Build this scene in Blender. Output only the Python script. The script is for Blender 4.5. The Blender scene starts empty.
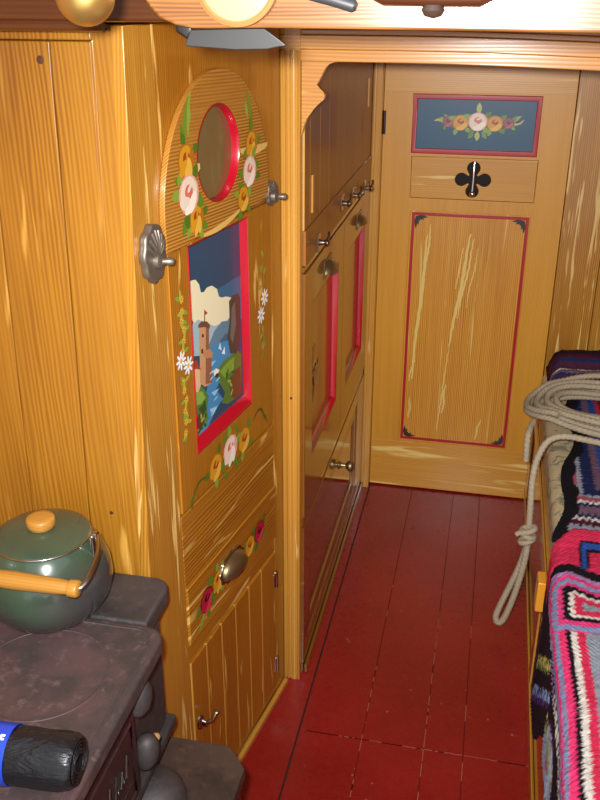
import bpy, bmesh, math, random
from mathutils import Vector, Matrix, noise as mnoise
random.seed(7)
PI = math.pi
S = bpy.context.scene
COL = S.collection
R = math.radians

# ------------------------------------------------------------------ colours and materials
def lin(h):
    out = []
    for i in (0, 2, 4):
        c = int(h[i:i+2], 16) / 255
        out.append(c/12.92 if c <= .04045 else ((c+.055)/1.055)**2.4)
    return (*out, 1)

def newmat(name):
    m = bpy.data.materials.new(name); m.use_nodes = True
    nt = m.node_tree
    return m, nt, nt.nodes['Principled BSDF']

def plain(name, hexc, rough=.4, metal=0., coat=0., spec=.5):
    m, nt, b = newmat(name)
    b.inputs['Base Color'].default_value = lin(hexc)
    b.inputs['Roughness'].default_value = rough
    b.inputs['Metallic'].default_value = metal
    b.inputs['Coat Weight'].default_value = coat
    b.inputs['Coat Roughness'].default_value = .1
    b.inputs['Specular IOR Level'].default_value = spec
    return m

_pc = {}
def pm(hexc):
    if hexc not in _pc:
        _pc[hexc] = plain('paint_' + hexc, hexc, .35, coat=.2)
    return _pc[hexc]

class NT:
    """small node helper"""
    def __init__(s, nt): s.nt = nt
    def n(s, t, **kw):
        x = s.nt.nodes.new(t)
        for k, v in kw.items(): setattr(x, k, v)
        return x
    def link(s, a, b): s.nt.links.new(a, b)
    def math(s, op, a, b=None, c=None, clamp=False):
        x = s.n('ShaderNodeMath', operation=op, use_clamp=clamp)
        for i, v in enumerate((a, b, c)):
            if v is None: continue
            if isinstance(v, (int, float)): x.inputs[i].default_value = v
            else: s.link(v, x.inputs[i])
        return x.outputs[0]
    def comb(s, a, b, c=0.):
        x = s.n('ShaderNodeCombineXYZ')
        for i, v in enumerate((a, b, c)):
            if isinstance(v, (int, float)): x.inputs[i].default_value = v
            else: s.link(v, x.inputs[i])
        return x.outputs[0]
    def noise(s, vec, scale, detail=2, rough=.5, dist=0.):
        x = s.n('ShaderNodeTexNoise'); s.link(vec, x.inputs['Vector'])
        x.inputs['Scale'].default_value = scale; x.inputs['Detail'].default_value = detail
        x.inputs['Roughness'].default_value = rough; x.inputs['Distortion'].default_value = dist
        return x.outputs['Fac']
    def ramp(s, fac, a, b, smooth=True):
        x = s.n('ShaderNodeMapRange', interpolation_type='SMOOTHSTEP' if smooth else 'LINEAR')
        s.link(fac, x.inputs['Value']); x.inputs['From Min'].default_value = a; x.inputs['From Max'].default_value = b
        return x.outputs[0]
    def mix(s, fac, a, b, blend='MIX'):
        x = s.n('ShaderNodeMix', data_type='RGBA', blend_type=blend)
        for sock, v in ((x.inputs['Factor'], fac), (x.inputs['A'], a), (x.inputs['B'], b)):
            if isinstance(v, (int, float, tuple)): sock.default_value = v
            else: s.link(v, sock)
        return x.outputs['Result']

def wood(name, ax, lo, hi, period=.007, contrast=.6, distort=5., streak=None, rough=.3, coat=.35, mott=.25, seed=0., slope=0., bump=.05, midk=.9):
    """scumbled (combed) graining: fine lines along the axis ax in the object's own space"""
    m, nt, b = newmat(name); k = NT(nt)
    tc = k.n('ShaderNodeTexCoord'); sp = k.n('ShaderNodeSeparateXYZ'); k.link(tc.outputs['Object'], sp.inputs[0])
    X, Y, Z = sp.outputs
    g, c1, c2 = {'x': (X, Y, Z), 'y': (Y, X, Z), 'z': (Z, X, Y)}[ax]
    c = k.math('ADD', c1, c2)
    if slope: c = k.math('MULTIPLY_ADD', g, slope, c)
    c = k.math('ADD', c, seed)
    big = k.noise(k.comb(k.math('MULTIPLY', c, 5.), k.math('MULTIPLY', g, .9)), 1., 3)
    w = k.n('ShaderNodeTexWave', wave_type='BANDS', bands_direction='X', wave_profile='SIN')
    k.link(k.comb(c, k.math('MULTIPLY', g, .07), seed), w.inputs['Vector'])
    w.inputs['Scale'].default_value = .314/period
    w.inputs['Distortion'].default_value = distort
    w.inputs['Detail'].default_value = 3.; w.inputs['Detail Scale'].default_value = .5
    fib = k.noise(k.comb(k.math('MULTIPLY', c, 260.), k.math('MULTIPLY', g, 7.), seed), 1., 3, .6)
    amp = k.ramp(k.noise(k.comb(k.math('MULTIPLY', c, 9.), k.math('MULTIPLY', g, 1.3), 3.+seed), 1., 2), .3, .7)
    amp = k.math('MULTIPLY_ADD', amp, .7, .3)
    v = k.math('MULTIPLY', k.math('SUBTRACT', w.outputs['Fac'], .5), amp)
    v = k.math('MULTIPLY_ADD', v, contrast, .5)
    v = k.math('ADD', v, k.math('MULTIPLY', k.math('SUBTRACT', fib, .5), .6*max(contrast, .4)))
    mid = k.noise(k.comb(k.math('MULTIPLY', c, .55/period), k.math('MULTIPLY', g, 2.2), 5.+seed), 1., 3, .6, .25)
    v = k.math('ADD', v, k.math('MULTIPLY', k.math('SUBTRACT', mid, .5), midk*max(contrast, .45)))
    v = k.math('ADD', v, k.math('MULTIPLY', k.math('SUBTRACT', big, .5), mott*2), clamp=True)
    col = k.mix(v, lin(lo), lin(hi))
    if streak:
        hexc, thr, sc, sg = streak
        sn = k.noise(k.comb(k.math('MULTIPLY', c, sc), k.math('MULTIPLY', g, sg), 9.+seed), 1., 2, .55, .6)
        f = k.ramp(sn, thr, thr+.09)
        f = k.math('MULTIPLY', f, k.math('MULTIPLY_ADD', fib, .8, .3, clamp=True))
        col = k.mix(f, col, lin(hexc))
    k.link(col, b.inputs['Base Color'])
    b.inputs['Roughness'].default_value = rough
    b.inputs['Coat Weight'].default_value = coat; b.inputs['Coat Roughness'].default_value = .07
    bp = k.n('ShaderNodeBump'); bp.inputs['Strength'].default_value = bump; bp.inputs['Distance'].default_value = .002
    k.link(v, bp.inputs['Height']); k.link(bp.outputs[0], b.inputs['Normal'])
    return m

# ------------------------------------------------------------------ mesh builder
class MB:
    def __init__(s): s.bm = bmesh.new()
    def _merge(s, tmp, mi):
        me = bpy.data.meshes.new('tmp')
        for f in tmp.faces: f.material_index = mi
        tmp.to_mesh(me); tmp.free(); s.bm.from_mesh(me); bpy.data.meshes.remove(me)
    def box(s, x0, x1, y0, y1, z0, z1, bev=.002, mi=0, seg=2):
        t = bmesh.new(); bmesh.ops.create_cube(t, size=1)
        for v in t.verts:
            v.co = Vector(((x0+x1)/2+v.co.x*(x1-x0), (y0+y1)/2+v.co.y*(y1-y0), (z0+z1)/2+v.co.z*(z1-z0)))
        if bev: bmesh.ops.bevel(t, geom=list(t.edges), offset=min(bev, .45*min(x1-x0, y1-y0, z1-z0)), segments=seg, profile=.5, affect='EDGES')
        s._merge(t, mi); return s
    def prism(s, poly, a, b, axis='y', bev=0., mi=0, seg=2):
        """2-D outline swept between a and b; axis y: poly=(x,z); axis z: poly=(x,y); axis x: poly=(y,z)"""
        t = bmesh.new()
        f3 = {'y': lambda p, d: (p[0], d, p[1]), 'z': lambda p, d: (p[0], p[1], d), 'x': lambda p, d: (d, p[0], p[1])}[axis]
        va = [t.verts.new(f3(p, a)) for p in poly]; vb = [t.verts.new(f3(p, b)) for p in poly]
        fa = t.faces.new(va); fb = t.faces.new(list(reversed(vb))); n = len(poly)
        for i in range(n): t.faces.new((va[i], vb[i], vb[(i+1) % n], va[(i+1) % n]))
        bmesh.ops.recalc_face_normals(t, faces=t.faces)
        if bev: bmesh.ops.bevel(t, geom=list(set(fa.edges) | set(fb.edges)), offset=bev, segments=seg, profile=.5, affect='EDGES')
        s._merge(t, mi); return s
    def lathe(s, prof, org=(0, 0, 0), axis=(0, 0, 1), seg=32, mi=0, scale=(1, 1, 1), arc=None):
        t = bmesh.new(); q = Vector((0, 0, 1)).rotation_difference(Vector(axis).normalized()); org = Vector(org)
        rings = []
        for r, h in prof:
            if r < 1e-6: rings.append([t.verts.new(org+q @ Vector((0, 0, h*scale[2])))]); continue
            rings.append([t.verts.new(org+q @ Vector((r*math.cos(2*PI*i/seg)*scale[0], r*math.sin(2*PI*i/seg)*scale[1], h*scale[2]))) for i in range(seg)])
        for A, B in zip(rings, rings[1:]):
            for i in range(seg):
                j = (i+1) % seg
                if len(A) == 1 and len(B) == 1: break
                if len(A) == 1: t.faces.new((A[0], B[j], B[i]))
                elif len(B) == 1: t.faces.new((A[i], A[j], B[0]))
                else: t.faces.new((A[i], A[j], B[j], B[i]))
        for r in (rings[0], rings[-1]):
            if len(r) > 1 and prof[0] != prof[-1]: t.faces.new(r)
        bmesh.ops.recalc_face_normals(t, faces=t.faces)
        s._merge(t, mi); return s
    def tube(s, pts, r, seg=10, mi=0, closed=False, lobes=0, pitch=.03, depth=.13):
        t = bmesh.new(); P = [Vector(p) for p in pts]; n = len(P); rings = []
        up = None; dist = 0.
        for i, p in enumerate(P):
            a = P[(i-1) % n] if (closed or i) else p; c = P[(i+1) % n] if (closed or i < n-1) else p
            d = (c-a).normalized()
            if up is None:
                up = Vector((0, 0, 1)) if abs(d.z) < .9 else Vector((1, 0, 0))
            up = (up-d*up.dot(d)).normalized(); sd = d.cross(up)
            if i: dist += (p-P[i-1]).length
            rr = r(i/(n-1)) if callable(r) else r
            ring = []
            for j in range(seg):
                th = 2*PI*j/seg
                q = rr*(1-depth+depth*abs(math.cos(lobes/2*th))) if lobes else rr
                ph = th+(dist/pitch*2*PI if lobes else 0)
                ring.append(t.verts.new(p+sd*math.cos(ph)*q+up*math.sin(ph)*q))
            rings.append(ring)
        pairs = list(zip(rings, rings[1:]))
        for A, B in pairs:
            for j in range(seg):
                jj = (j+1) % seg; t.faces.new((A[j], A[jj], B[jj], B[j]))
        if closed and not lobes:
            A, B = rings[-1], rings[0]
            best = min(range(seg), key=lambda o: (A[0].co-B[o].co).length)
            for j in range(seg):
                t.faces.new((A[j], A[(j+1) % seg], B[(j+1+best) % seg], B[(j+best) % seg]))
        else:
            t.faces.new(list(reversed(rings[0]))); t.faces.new(rings[-1])
        bmesh.ops.recalc_face_normals(t, faces=t.faces)
        s._merge(t, mi); return s
    def mesh(s, me, mi=0):
        t = bmesh.new(); t.from_mesh(me); bpy.data.meshes.remove(me); s._merge(t, mi); return s
    def build(s, name, mats, parent=None, sharp=50, label=None):
        me = bpy.data.meshes.new(name); s.bm.to_mesh(me); s.bm.free()
        if not isinstance(mats, (list, tuple)): mats = [mats]
        for m in mats: me.materials.append(m)
        me.shade_smooth()
        if sharp: me.set_sharp_from_angle(angle=R(sharp))
        o = bpy.data.objects.new(name, me); COL.objects.link(o)
        md = o.modifiers.new('normals', 'WEIGHTED_NORMAL'); md.keep_sharp = True; md.weight = 80
        if parent: o.parent = parent
        if label: o['label'] = label
        return o

def holed(outer, holes, y0, y1, bev=.001):
    """a board in the x/z plane between depths y0 and y1, with holes cut through it"""
    cu = bpy.data.curves.new('tmp', 'CURVE'); cu.dimensions = '2D'; cu.fill_mode = 'BOTH'
    for L in [outer]+holes:
        sp = cu.splines.new('POLY'); sp.points.add(len(L)-1); sp.use_cyclic_u = True
        for p, q in zip(sp.points, L): p.co = (q[0], q[1], 0, 1)
    cu.bevel_depth = bev; cu.bevel_resolution = 1; cu.offset = -bev; cu.extrude = (y1-y0)/2-bev
    o = bpy.data.objects.new('tmp', cu); COL.objects.link(o)
    dg = bpy.context.evaluated_depsgraph_get()
    me = bpy.data.meshes.new_from_object(o.evaluated_get(dg))
    bpy.data.objects.remove(o); bpy.data.curves.remove(cu)
    for v in me.vertices:
        x, y, z = v.co; v.co = (x, (y0+y1)/2-z, y)
    t = bmesh.new(); t.from_mesh(me); bmesh.ops.remove_doubles(t, verts=t.verts, dist=1e-5)
    bmesh.ops.recalc_face_normals(t, faces=t.faces); t.to_mesh(me); t.free()
    me.materials.clear()
    return me

def rect(x0, x1, z0, z1): return [(x0, z0), (x1, z0), (x1, z1), (x0, z1)]
def circ(cx, cz, r, n=40): return [(cx+r*math.cos(2*PI*i/n), cz+r*math.sin(2*PI*i/n)) for i in range(n)]

def thing(name, label, cat, loc=(0, 0, 0), rz=0., group=None):
    o = bpy.data.objects.new(name, None); COL.objects.link(o); o.empty_display_size = .05
    o.location = loc; o.rotation_euler = (0, 0, rz)
    tag(o, label, cat, group); return o
def tag(o, label, cat, group=None):
    o['label'] = label; o['category'] = cat
    if group: o['group'] = group
    return o
def struct(o): o['kind'] = 'structure'; return o

# ------------------------------------------------------------------ folk-art painting
def ell(cx, cz, a, b, ang=0., n=14):
    ca, sa = math.cos(ang), math.sin(ang)
    return [(cx+a*math.cos(t)*ca-b*math.sin(t)*sa, cz+a*math.cos(t)*sa+b*math.sin(t)*ca) for t in (2*PI*i/n for i in range(n))]
ROSE = {'y': ('a8691a', 'cc901e', 'dfae40', '9c3b1c'), 'w': ('e0a08f', 'e2d0bb', 'f0e4d2', 'd2695b'), 'r': ('6d0f22', 'b01c36', 'cf3a4c', '3b0714'), 'p': ('6b2230', '93404a', 'a95a5c', '4a1620')}
def leaf(cx, cz, l, w, ang, c='5c7d22'):
    n = 7; pts = []
    for sg in (1, -1):
        for i in range(n):
            t = i/(n-1) if sg > 0 else 1-i/(n-1)
            if sg < 0 and i in (0, n-1): continue
            pts.append((t*l, sg*w*math.sin(PI*t)))
    ca, sa = math.cos(ang), math.sin(ang)
    return (c, [(cx+x*ca-y*sa, cz+x*sa+y*ca) for x, y in pts])
def rose(cx, cz, r, k, leaves=True, ang=0.):
    b, m, l, h = ROSE[k]; P = []
    if leaves:
        for a in (ang+.5, ang+2.6, ang+4.1, ang+5.4):
            P.append(leaf(cx+.75*r*math.cos(a), cz+.75*r*math.sin(a), r*.95, r*.28, a+.3, random.choice(('5c7d22', '7f9a35', '4b6a1e'))))
    P.append((b, ell(cx, cz, r, r*.95)))
    for a in (.2, 1.1, 2.0, 2.9):
        P.append((m, ell(cx+.55*r*math.cos(a+ang), cz+.55*r*math.sin(a+ang), r*.45, r*.3, a+ang+PI/2)))
    P.append((h, ell(cx, cz+.12*r, r*.40, r*.36)))
    P.append((m, ell(cx-.32*r, cz-.38*r, r*.62, r*.34, -.55+ang)))
    P.append((l, ell(cx+.34*r, cz-.42*r, r*.58, r*.3, .6+ang)))
    P.append((l, ell(cx-.02*r, cz-.68*r, r*.5, r*.22, ang)))
    P.append((m, ell(cx+.1*r, cz+.3*r, r*.3, r*.12, .4+ang)))
    return P
def daisy(cx, cz, r, c='e9eef2', heart='d9a92c'):
    P = [(c, ell(cx+.6*r*math.cos(a), cz+.6*r*math.sin(a), r*.45, r*.17, a, 8)) for a in (2*PI*i/8 for i in range(8))]
    P.append((heart, ell(cx, cz, r*.25, r*.25, 0, 8))); return P
def stroke(pts, w, c):
    L, Rr = [], []; n = len(pts)
    for i, p in enumerate(pts):
        a = pts[max(i-1, 0)]; b = pts[min(i+1, n-1)]; dx, dz = b[0]-a[0], b[1]-a[1]; d = math.hypot(dx, dz) or 1
        ww = w*(.35+.65*math.sin(PI*(i+.5)/n)); L.append((p[0]-dz/d*ww, p[1]+dx/d*ww)); Rr.append((p[0]+dz/d*ww, p[1]-dx/d*ww))
    return (c, L+Rr[::-1])
def curve3(a, b, c, n=10):
    return [((1-t)**2*a[0]+2*t*(1-t)*b[0]+t*t*c[0], (1-t)**2*a[1]+2*t*(1-t)*b[1]+t*t*c[1]) for t in (i/(n-1) for i in range(n))]
def paint(name, polys, y, parent, step=.00012, label=None):
    """brushwork: each stroke a face lying on the surface at depth y"""
    bm = bmesh.new(); cols = []; step = min(step, .0022/max(1, len(polys)))
    for i, (c, pts) in enumerate(polys):
        f = bm.faces.new([bm.verts.new((p[0], y-.0003-step*i, p[1])) for p in pts])
        f.normal_update()
        if f.normal.y > 0: f.normal_flip()
        if c not in cols: cols.append(c)
        f.material_index = cols.index(c)
    me = bpy.data.meshes.new(name); bm.to_mesh(me); bm.free()
    for c in cols: me.materials.append(pm(c))
    o = bpy.data.objects.new(name, me); COL.objects.link(o); o.parent = parent
    if label: o['label'] = label
    return o

FLASH, SKY, EXPO = 19., 1.0, 0.

# ------------------------------------------------------------------ materials
W_PANEL = wood('golden_combed_wood', 'z', '6e3a08', 'b07a22', .0075, .5, 14, ('d9a54c', .66, 30, 2.0), .35, .3, .7, bump=.06, midk=.6)
W_STILE = wood('golden_grained_wood', 'z', '7f460b', 'cb9235', .006, .5, 6, ('f2d080', .585, 62, 4.), .32, .35, .35, 1.7)
W_CUP = wood('amber_grained_wood', 'z', '783f08', 'bf8022', .006, .5, 6, ('f0c56a', .63, 46, 5.), .32, .35, .35, 4.1)
W_CUPX = wood('amber_grained_wood_across', 'x', '743c08', 'c08224', .009, .7, 12, ('f0cc74', .58, 34, 2.6), .32, .35, .35, 2.2)
W_ARCH = wood('dark_combed_wood', 'x', '7a4410', 'c98f3c', .0056, .85, 1.2, ('f0d28c', .74, 30, 5), .32, .35, .15, .6, slope=.04, bump=.08, midk=.12)
W_BED = wood('brown_grained_wood', 'z', '5c310b', '985e1a', .007, .4, 5, None, .2, .6, .3, 3.3)
W_BEDX = wood('brown_grained_wood_across', 'x', '52290a', '8f5718', .008, .5, 8, ('c08a45', .64, 34, 2), .1, .9, .3, 5.2)
W_DOOR = wood('tan_fine_wood', 'z', 'ac6f12', 'e0a338', .004, .35, 5, None, .38, .12, .3, 6.6)
W_DOORX = wood('tan_fine_wood_across', 'x', 'ac7016', 'dea23c', .006, .5, 7, ('f0d684', .62, 40, 2.6), .34, .2, .3, 7.7)
W_DPAN = wood('figured_door_panel_wood', 'z', 'a86814', 'e0a23a', .006, .75, 7, ('ecd07c', .63, 40, 1.6), .36, .15, .3, 8.1)
W_PIL = wood('light_orange_wood', 'z', 'a3651c', 'd6a046', .006, .4, 4, ('f5d996', .68, 60, 3), .25, .5, .25, 1.1)
W_HDR = wood('light_orange_wood_across', 'x', 'a5621f', 'd99c48', .007, .6, 8, ('eecf80', .62, 30, 3), .22, .6, .25, 2.9)
W_PLANK = wood('pale_varnished_plank', 'x', '4a2812', '96622f', .0045, .8, 9, ('a87848', .6, 40, 2), .25, .5, .3, .2)
W_DARK = wood('dark_varnished_wood', 'x', '3d2010', '5f3419', .008, .4, 5, None, .2, .6, .2, .9)
W_BEDM = wood('brown_matt_grained_wood', 'z', '6a3a0e', 'a8691f', .007, .5, 5, None, .4, .2, .3, 3.3)
W_SIDE = wood('side_bed_oak', 'z', '8a5212', 'd69c42', .009, .8, 5, None, .12, .8, .3, 5.5)
W_SIDEY = wood('side_bed_oak_along', 'y', '8a5212', 'd69c42', .007, .8, 5, None, .2, .6, .3, 5.5)
W_KNOB = wood('kettle_wood', 'x', '9a6420', 'c8913f', .006, .4, 4, None, .35, .3, .2, 2.)
RED = plain('crimson_gloss_paint', 'a80c1f', .25, coat=.5)
REDD = plain('dark_red_paint', 'a80a18', .4, coat=.1)
BLUE = plain('slate_blue_paint', '174a66', .42, coat=.1)
NAVY = plain('deep_blue_paint', '1c4664', .3, coat=.4)
BLACK = plain('black_paint', '15110f', .4)
DARKGAP = plain('dark_gap', '1c0f08', .8)
PALELINE = plain('pale_groove_paint', 'c9953f', .4)
BRASS = plain('polished_brass', 'd0a75c', .33, .9)
BRASSD = plain('worn_brass', '9a8660', .36, .9)
PEWTER = plain('pewter', '857a6e', .45, .75)
CHROME = plain('chrome', 'd8dade', .12, 1.)
STEEL = plain('bright_steel', 'b9b4aa', .22, 1.)

def glass_like():
    m, nt, b = newmat('wood_reflection_glass')
    b.inputs['Base Color'].default_value = lin('6d5a3a'); b.inputs['Roughness'].default_value = .08  # brown reflection of the cabin wood is put into the base colour
    b.inputs['Coat Weight'].default_value = 1.; return m
M_GLASS = glass_like()

def floor_paint():
    m, nt, b = newmat('worn_red_floor_paint'); k = NT(nt)
    tc = k.n('ShaderNodeTexCoord'); v = tc.outputs['Object']
    a = k.noise(v, 3., 4); f = k.noise(v, 60., 3)
    col = k.mix(k.ramp(a, .3, .7), lin('831614'), lin('941e1a'))
    col = k.mix(k.math('MULTIPLY', k.ramp(f, .5, .8), .35), col, lin('97302a'))
    vo = k.n('ShaderNodeTexVoronoi'); k.link(v, vo.inputs['Vector']); vo.inputs['Scale'].default_value = 11.
    chip = k.ramp(vo.outputs['Distance'], .055, .03)
    chip = k.math('MULTIPLY', chip, k.ramp(k.noise(v, 5.), .54, .6))
    col = k.mix(chip, col, lin('c98f80'))
    k.link(col, b.inputs['Base Color'])
    k.link(k.math('MULTIPLY_ADD', f, .25, .17), b.inputs['Roughness']); b.inputs['Coat Weight'].default_value = .2; b.inputs['Coat Roughness'].default_value = .25; b.inputs['Specular IOR Level'].default_value = .4
    bp = k.n('ShaderNodeBump'); bp.inputs['Strength'].default_value = .12; bp.inputs['Distance'].default_value = .003
    k.link(k.noise(v, 18., 3), bp.inputs['Height']); k.link(bp.outputs[0], b.inputs['Normal'])
    return m
M_FLOOR = floor_paint()

def iron(name, a, bcol, c, rough=.55):
    m, nt, b = newmat(name); k = NT(nt); tc = k.n('ShaderNodeTexCoord'); v = tc.outputs['Object']
    n1 = k.noise(v, 9., 5, .65); n2 = k.noise(v, 45., 4, .7)
    col = k.mix(k.ramp(n1, .35, .65), lin(a), lin(bcol))
    col = k.mix(k.math('MULTIPLY', k.ramp(n2, .52, .75), .6), col, lin(c))
    k.link(col, b.inputs['Base Color']); b.inputs['Roughness'].default_value = rough
    bp = k.n('ShaderNodeBump'); bp.inputs['Strength'].default_value = .25; bp.inputs['Distance'].default_value = .004
    k.link(n2, bp.inputs['Height']); k.link(bp.outputs[0], b.inputs['Normal']); return m
M_IRON = iron('rusty_cast_iron', '3c3433', '56403f', '755b59')
M_IRON2 = iron('black_cast_iron', '302c2c', '453b3a', '5a4e4d', .58)
M_IRON3 = iron('maroon_enamel_iron', '2b1c1c', '3b2424', '4a3535', .4)
M_HEARTH = iron('sooty_hearth_slate', '352a25', '4a3a31', '6b4731', .5)
M_RUST = plain('rust_spot', 'b5894f', .8)

def enamel():
    m, nt, b = newmat('green_enamel_smoked'); k = NT(nt); tc = k.n('ShaderNodeTexCoord'); v = tc.outputs['Object']
    sp = k.n('ShaderNodeSeparateXYZ'); k.link(v, sp.inputs[0])
    n1 = k.noise(v, 14., 4)
    soot = k.ramp(k.math('ADD', sp.outputs[2], k.math('MULTIPLY', k.math('SUBTRACT', n1, .5), .07)), .075, .02)
    side = k.ramp(k.math('ADD', sp.outputs[0], k.math('MULTIPLY', n1, .05)), .03, .11)
    low = k.ramp(sp.outputs[2], .14, .08)
    soot = k.math('MAXIMUM', soot, k.math('MULTIPLY', side, low))
    col = k.mix(soot, k.mix(n1, lin('2f3f2f'), lin('435542')), lin('3c3a38'))
    k.link(col, b.inputs['Base Color']); b.inputs['Roughness'].default_value = .22
    b.inputs['Coat Weight'].default_value = .6; b.inputs['Coat Roughness'].default_value = .08; return m
M_ENAMEL = enamel()

def floral():
    m, nt, b = newmat('faded_floral_cotton'); k = NT(nt); tc = k.n('ShaderNodeTexCoord'); v = tc.outputs['Object']
    n1 = k.noise(v, 15., 3, .6, 1.2); n2 = k.noise(v, 26., 2, .5, 1.5); n3 = k.noise(v, 400., 2)
    col = k.mix(n3, lin('b8a47a'), lin('d2c097'))
    col = k.mix(k.math('MULTIPLY', k.ramp(n1, .54, .62), .65), col, lin('4b5a4d'))
    col = k.mix(k.math('MULTIPLY', k.ramp(n2, .62, .68), .6), col, lin('2e4a5c'))
    k.link(col, b.inputs['Base Color']); b.inputs['Roughness'].default_value = .9
    bp = k.n('ShaderNodeBump'); bp.inputs['Strength'].default_value = .4; bp.inputs['Distance'].default_value = .01
    k.link(k.noise(v, 28., 3), bp.inputs['Height']); k.link(bp.outputs[0], b.inputs['Normal']); return m
M_FLORAL = floral()

def yarn():
    m, nt, b = newmat('crochet_yarn'); k = NT(nt); tc = k.n('ShaderNodeTexCoord')
    at = k.n('ShaderNodeAttribute', attribute_name='yarn')
    n = k.noise(tc.outputs['Object'], 330., 3, .7)
    col = k.mix(k.math('MULTIPLY', n, .5), at.outputs['Color'], (.5, .5, .5, 1), 'OVERLAY')
    k.link(at.outputs['Color'], b.inputs['Base Color']); b.inputs['Roughness'].default_value = .95
    b.inputs['Specular IOR Level'].default_value = .15
    bp = k.n('ShaderNodeBump'); bp.inputs['Strength'].default_value = .7; bp.inputs['Distance'].default_value = .004
    k.link(n, bp.inputs['Height']); k.link(bp.outputs[0], b.inputs['Normal']); return m
M_YARN = yarn()
def rope_mat():
    m, nt, b = newmat('hemp_rope'); k = NT(nt); tc = k.n('ShaderNodeTexCoord')
    n = k.noise(tc.outputs['Object'], 150., 3)
    k.link(k.mix(n, lin('91826a'), lin('bfb096')), b.inputs['Base Color']); b.inputs['Roughness'].default_value = .9
    b.inputs['Specular IOR Level'].default_value = .1; return m
M_ROPE = rope_mat()
def plastic():
    m, nt, b = newmat('black_crinkled_polythene'); k = NT(nt); tc = k.n('ShaderNodeTexCoord')
    b.inputs['Base Color'].default_value = lin('17171a'); b.inputs['Roughness'].default_value = .28
    v = k.n('ShaderNodeMapping'); k.link(tc.outputs['Object'], v.inputs[0]); v.inputs['Scale'].default_value = (20, 60, 60)
    bp = k.n('ShaderNodeBump'); bp.inputs['Strength'].default_value = .6; bp.inputs['Distance'].default_value = .006
    k.link(k.noise(v.outputs[0], 1., 3, .6, 1.), bp.inputs['Height']); k.link(bp.outputs[0], b.inputs['Normal']); return m
M_POLY = plastic()
M_BAND = plain('blue_paper_band', '1f44c4', .35, coat=.3)
M_CEIL = plain('cream_ceiling_paint', 'cdbb98', .5)
M_HULL = wood('hull_lining_wood', 'y', '9c5e1c', 'c98d3c', .008, .5, 6, None, .35, .3, .25, 3.)

# ------------------------------------------------------------------ the setting
XL, XR, YB, YF = -.95, .86, -.55, 2.883
mb = MB(); ys = [YB, 1.645, 2.95]
for x0, x1 in ((XL, -.355), (-.351, -.199), (-.1976, -.05), (-.0486, .043), (.0444, .2), (.2014, XR)):
    for y0, y1 in zip(ys, ys[1:]): mb.box(x0, x1, y0+.0008, y1-.0008, -.024, 0, .0008)
mb.box(XL, XR, YB, 2.95, -.04, -.0035, 0, 3); mb.box(-.358, -.349, YB, 2.95, -.0034, -.0016, 0, 1)
for x in (-.17, -.085, -.065, -.02, .02):                     # plank nails by the door
    mb.lathe([(.0045, .0004), (0, .0006)], (x, 2.62+.01*math.sin(x*90), 0), seg=10, mi=1)
for x, n_ in ((-.1984, 16), (-.0494, 26), (.0438, 6)):
    for q in range(n_):                                       # paint worn off along the plank edges
        ya = random.uniform(1.1, 2.3); mb.box(x-.0009, x+.0009, ya, ya+random.uniform(.01, .06), -.003, .0003, 0, 2)
for q in range(26):
    xa = random.uniform(-.34, .19); mb.box(xa, min(xa+random.uniform(.015, .06), .199), 1.6443, 1.6457, -.003, .0003, 0, 2)
for q in range(40):
    xa, ya = random.uniform(-.33, .18), random.uniform(1.2, 2.4); mb.lathe([(random.uniform(.001, .0032), .0001), (0, .0004)], (xa, ya, 0), seg=7, mi=2, scale=(1, random.uniform(.5, 1.6), 1))
struct(mb.build('floor', [M_FLOOR, DARKGAP, plain('bare_floor_scuffs', 'a5604f', .6), plain('dirty_red_seam', '4a1210', .7)]))
struct(MB().box(XL, XR, .98, 2.95, 1.66, 1.69, 0).build('ceiling', M_CEIL))
struct(MB().box(XL-.03, XL, YB, 2.95, -.04, 1.69, 0).build('wall_far_left', M_HULL))
struct(MB().box(XR, XR+.03, YB, 2.95, -.04, 1.69, 0).build('wall_right', M_HULL))
mb = MB()                                                     # bulkhead round the far door
mb.box(XL, -.358, YF, YF+.03, 0, 1.66, .001); mb.box(.2125, .34, YF, YF+.03, 0, 1.66, .002); mb.box(.3412, XR, YF, YF+.03, 0, 1.66, .002)
mb.box(-.358, .2125, YF, YF+.03, 1.49, 1.66, .001); mb.box(XL, XR, YF+.034, YF+.05, 0, 1.69, 0, 1)
struct(mb.build('wall_back', [W_STILE, DARKGAP]))
# panelled bulkhead behind the stove, facing the camera
mb = MB(); y = 1.199
mb.box(-.5665, -.5265, y, y+.012, 0, 1.6, .002); mb.box(-.6305, -.569, y+.0035, y+.012, 0, 1.585, .002); mb.box(-.737, -.632, y+.0035, y+.012, 0, 1.585, .002)
mb.box(XL, -.738, y+.0035, y+.012, 0, 1.585, .002); mb.box(XL, -.5665, y, y+.012, 1.5865, 1.6, .003)
mb.prism([(-.5685, .3), (-.5635, .3), (-.5635, 1.586), (-.5685, 1.586)], y-.001, y+.008, 'y', .001)
mb.lathe([(.006, 0), (0, .001)], (-.6475, y+.0033, 1.56), (0, -1, 0), 12, 1); mb.lathe([(.0035, 0), (0, .001)], (-.59, y+.0033, .84), (0, -1, 0), 12, 1)
for v in mb.bm.verts: v.co.y += (v.co.z-.41)*.0485; v.co.x += max(0, (v.co.z-.41))*.006*(v.co.x > -.53)   # the bulkhead leans back a little
struct(mb.build('wall_left', [W_PANEL, plain('dark_knot', '4a2810', .5)]))
# dark cornice on top of it
mb = MB(); mb.box(XL, -.395, 1.20, 1.25, 1.612, 1.659, .006); mb.lathe([(.008, 0), (.008, .425)], (XL, 1.205, 1.6075), (1, 0, 0), 12)
struct(mb.build('trim_1', W_DARK))
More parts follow.
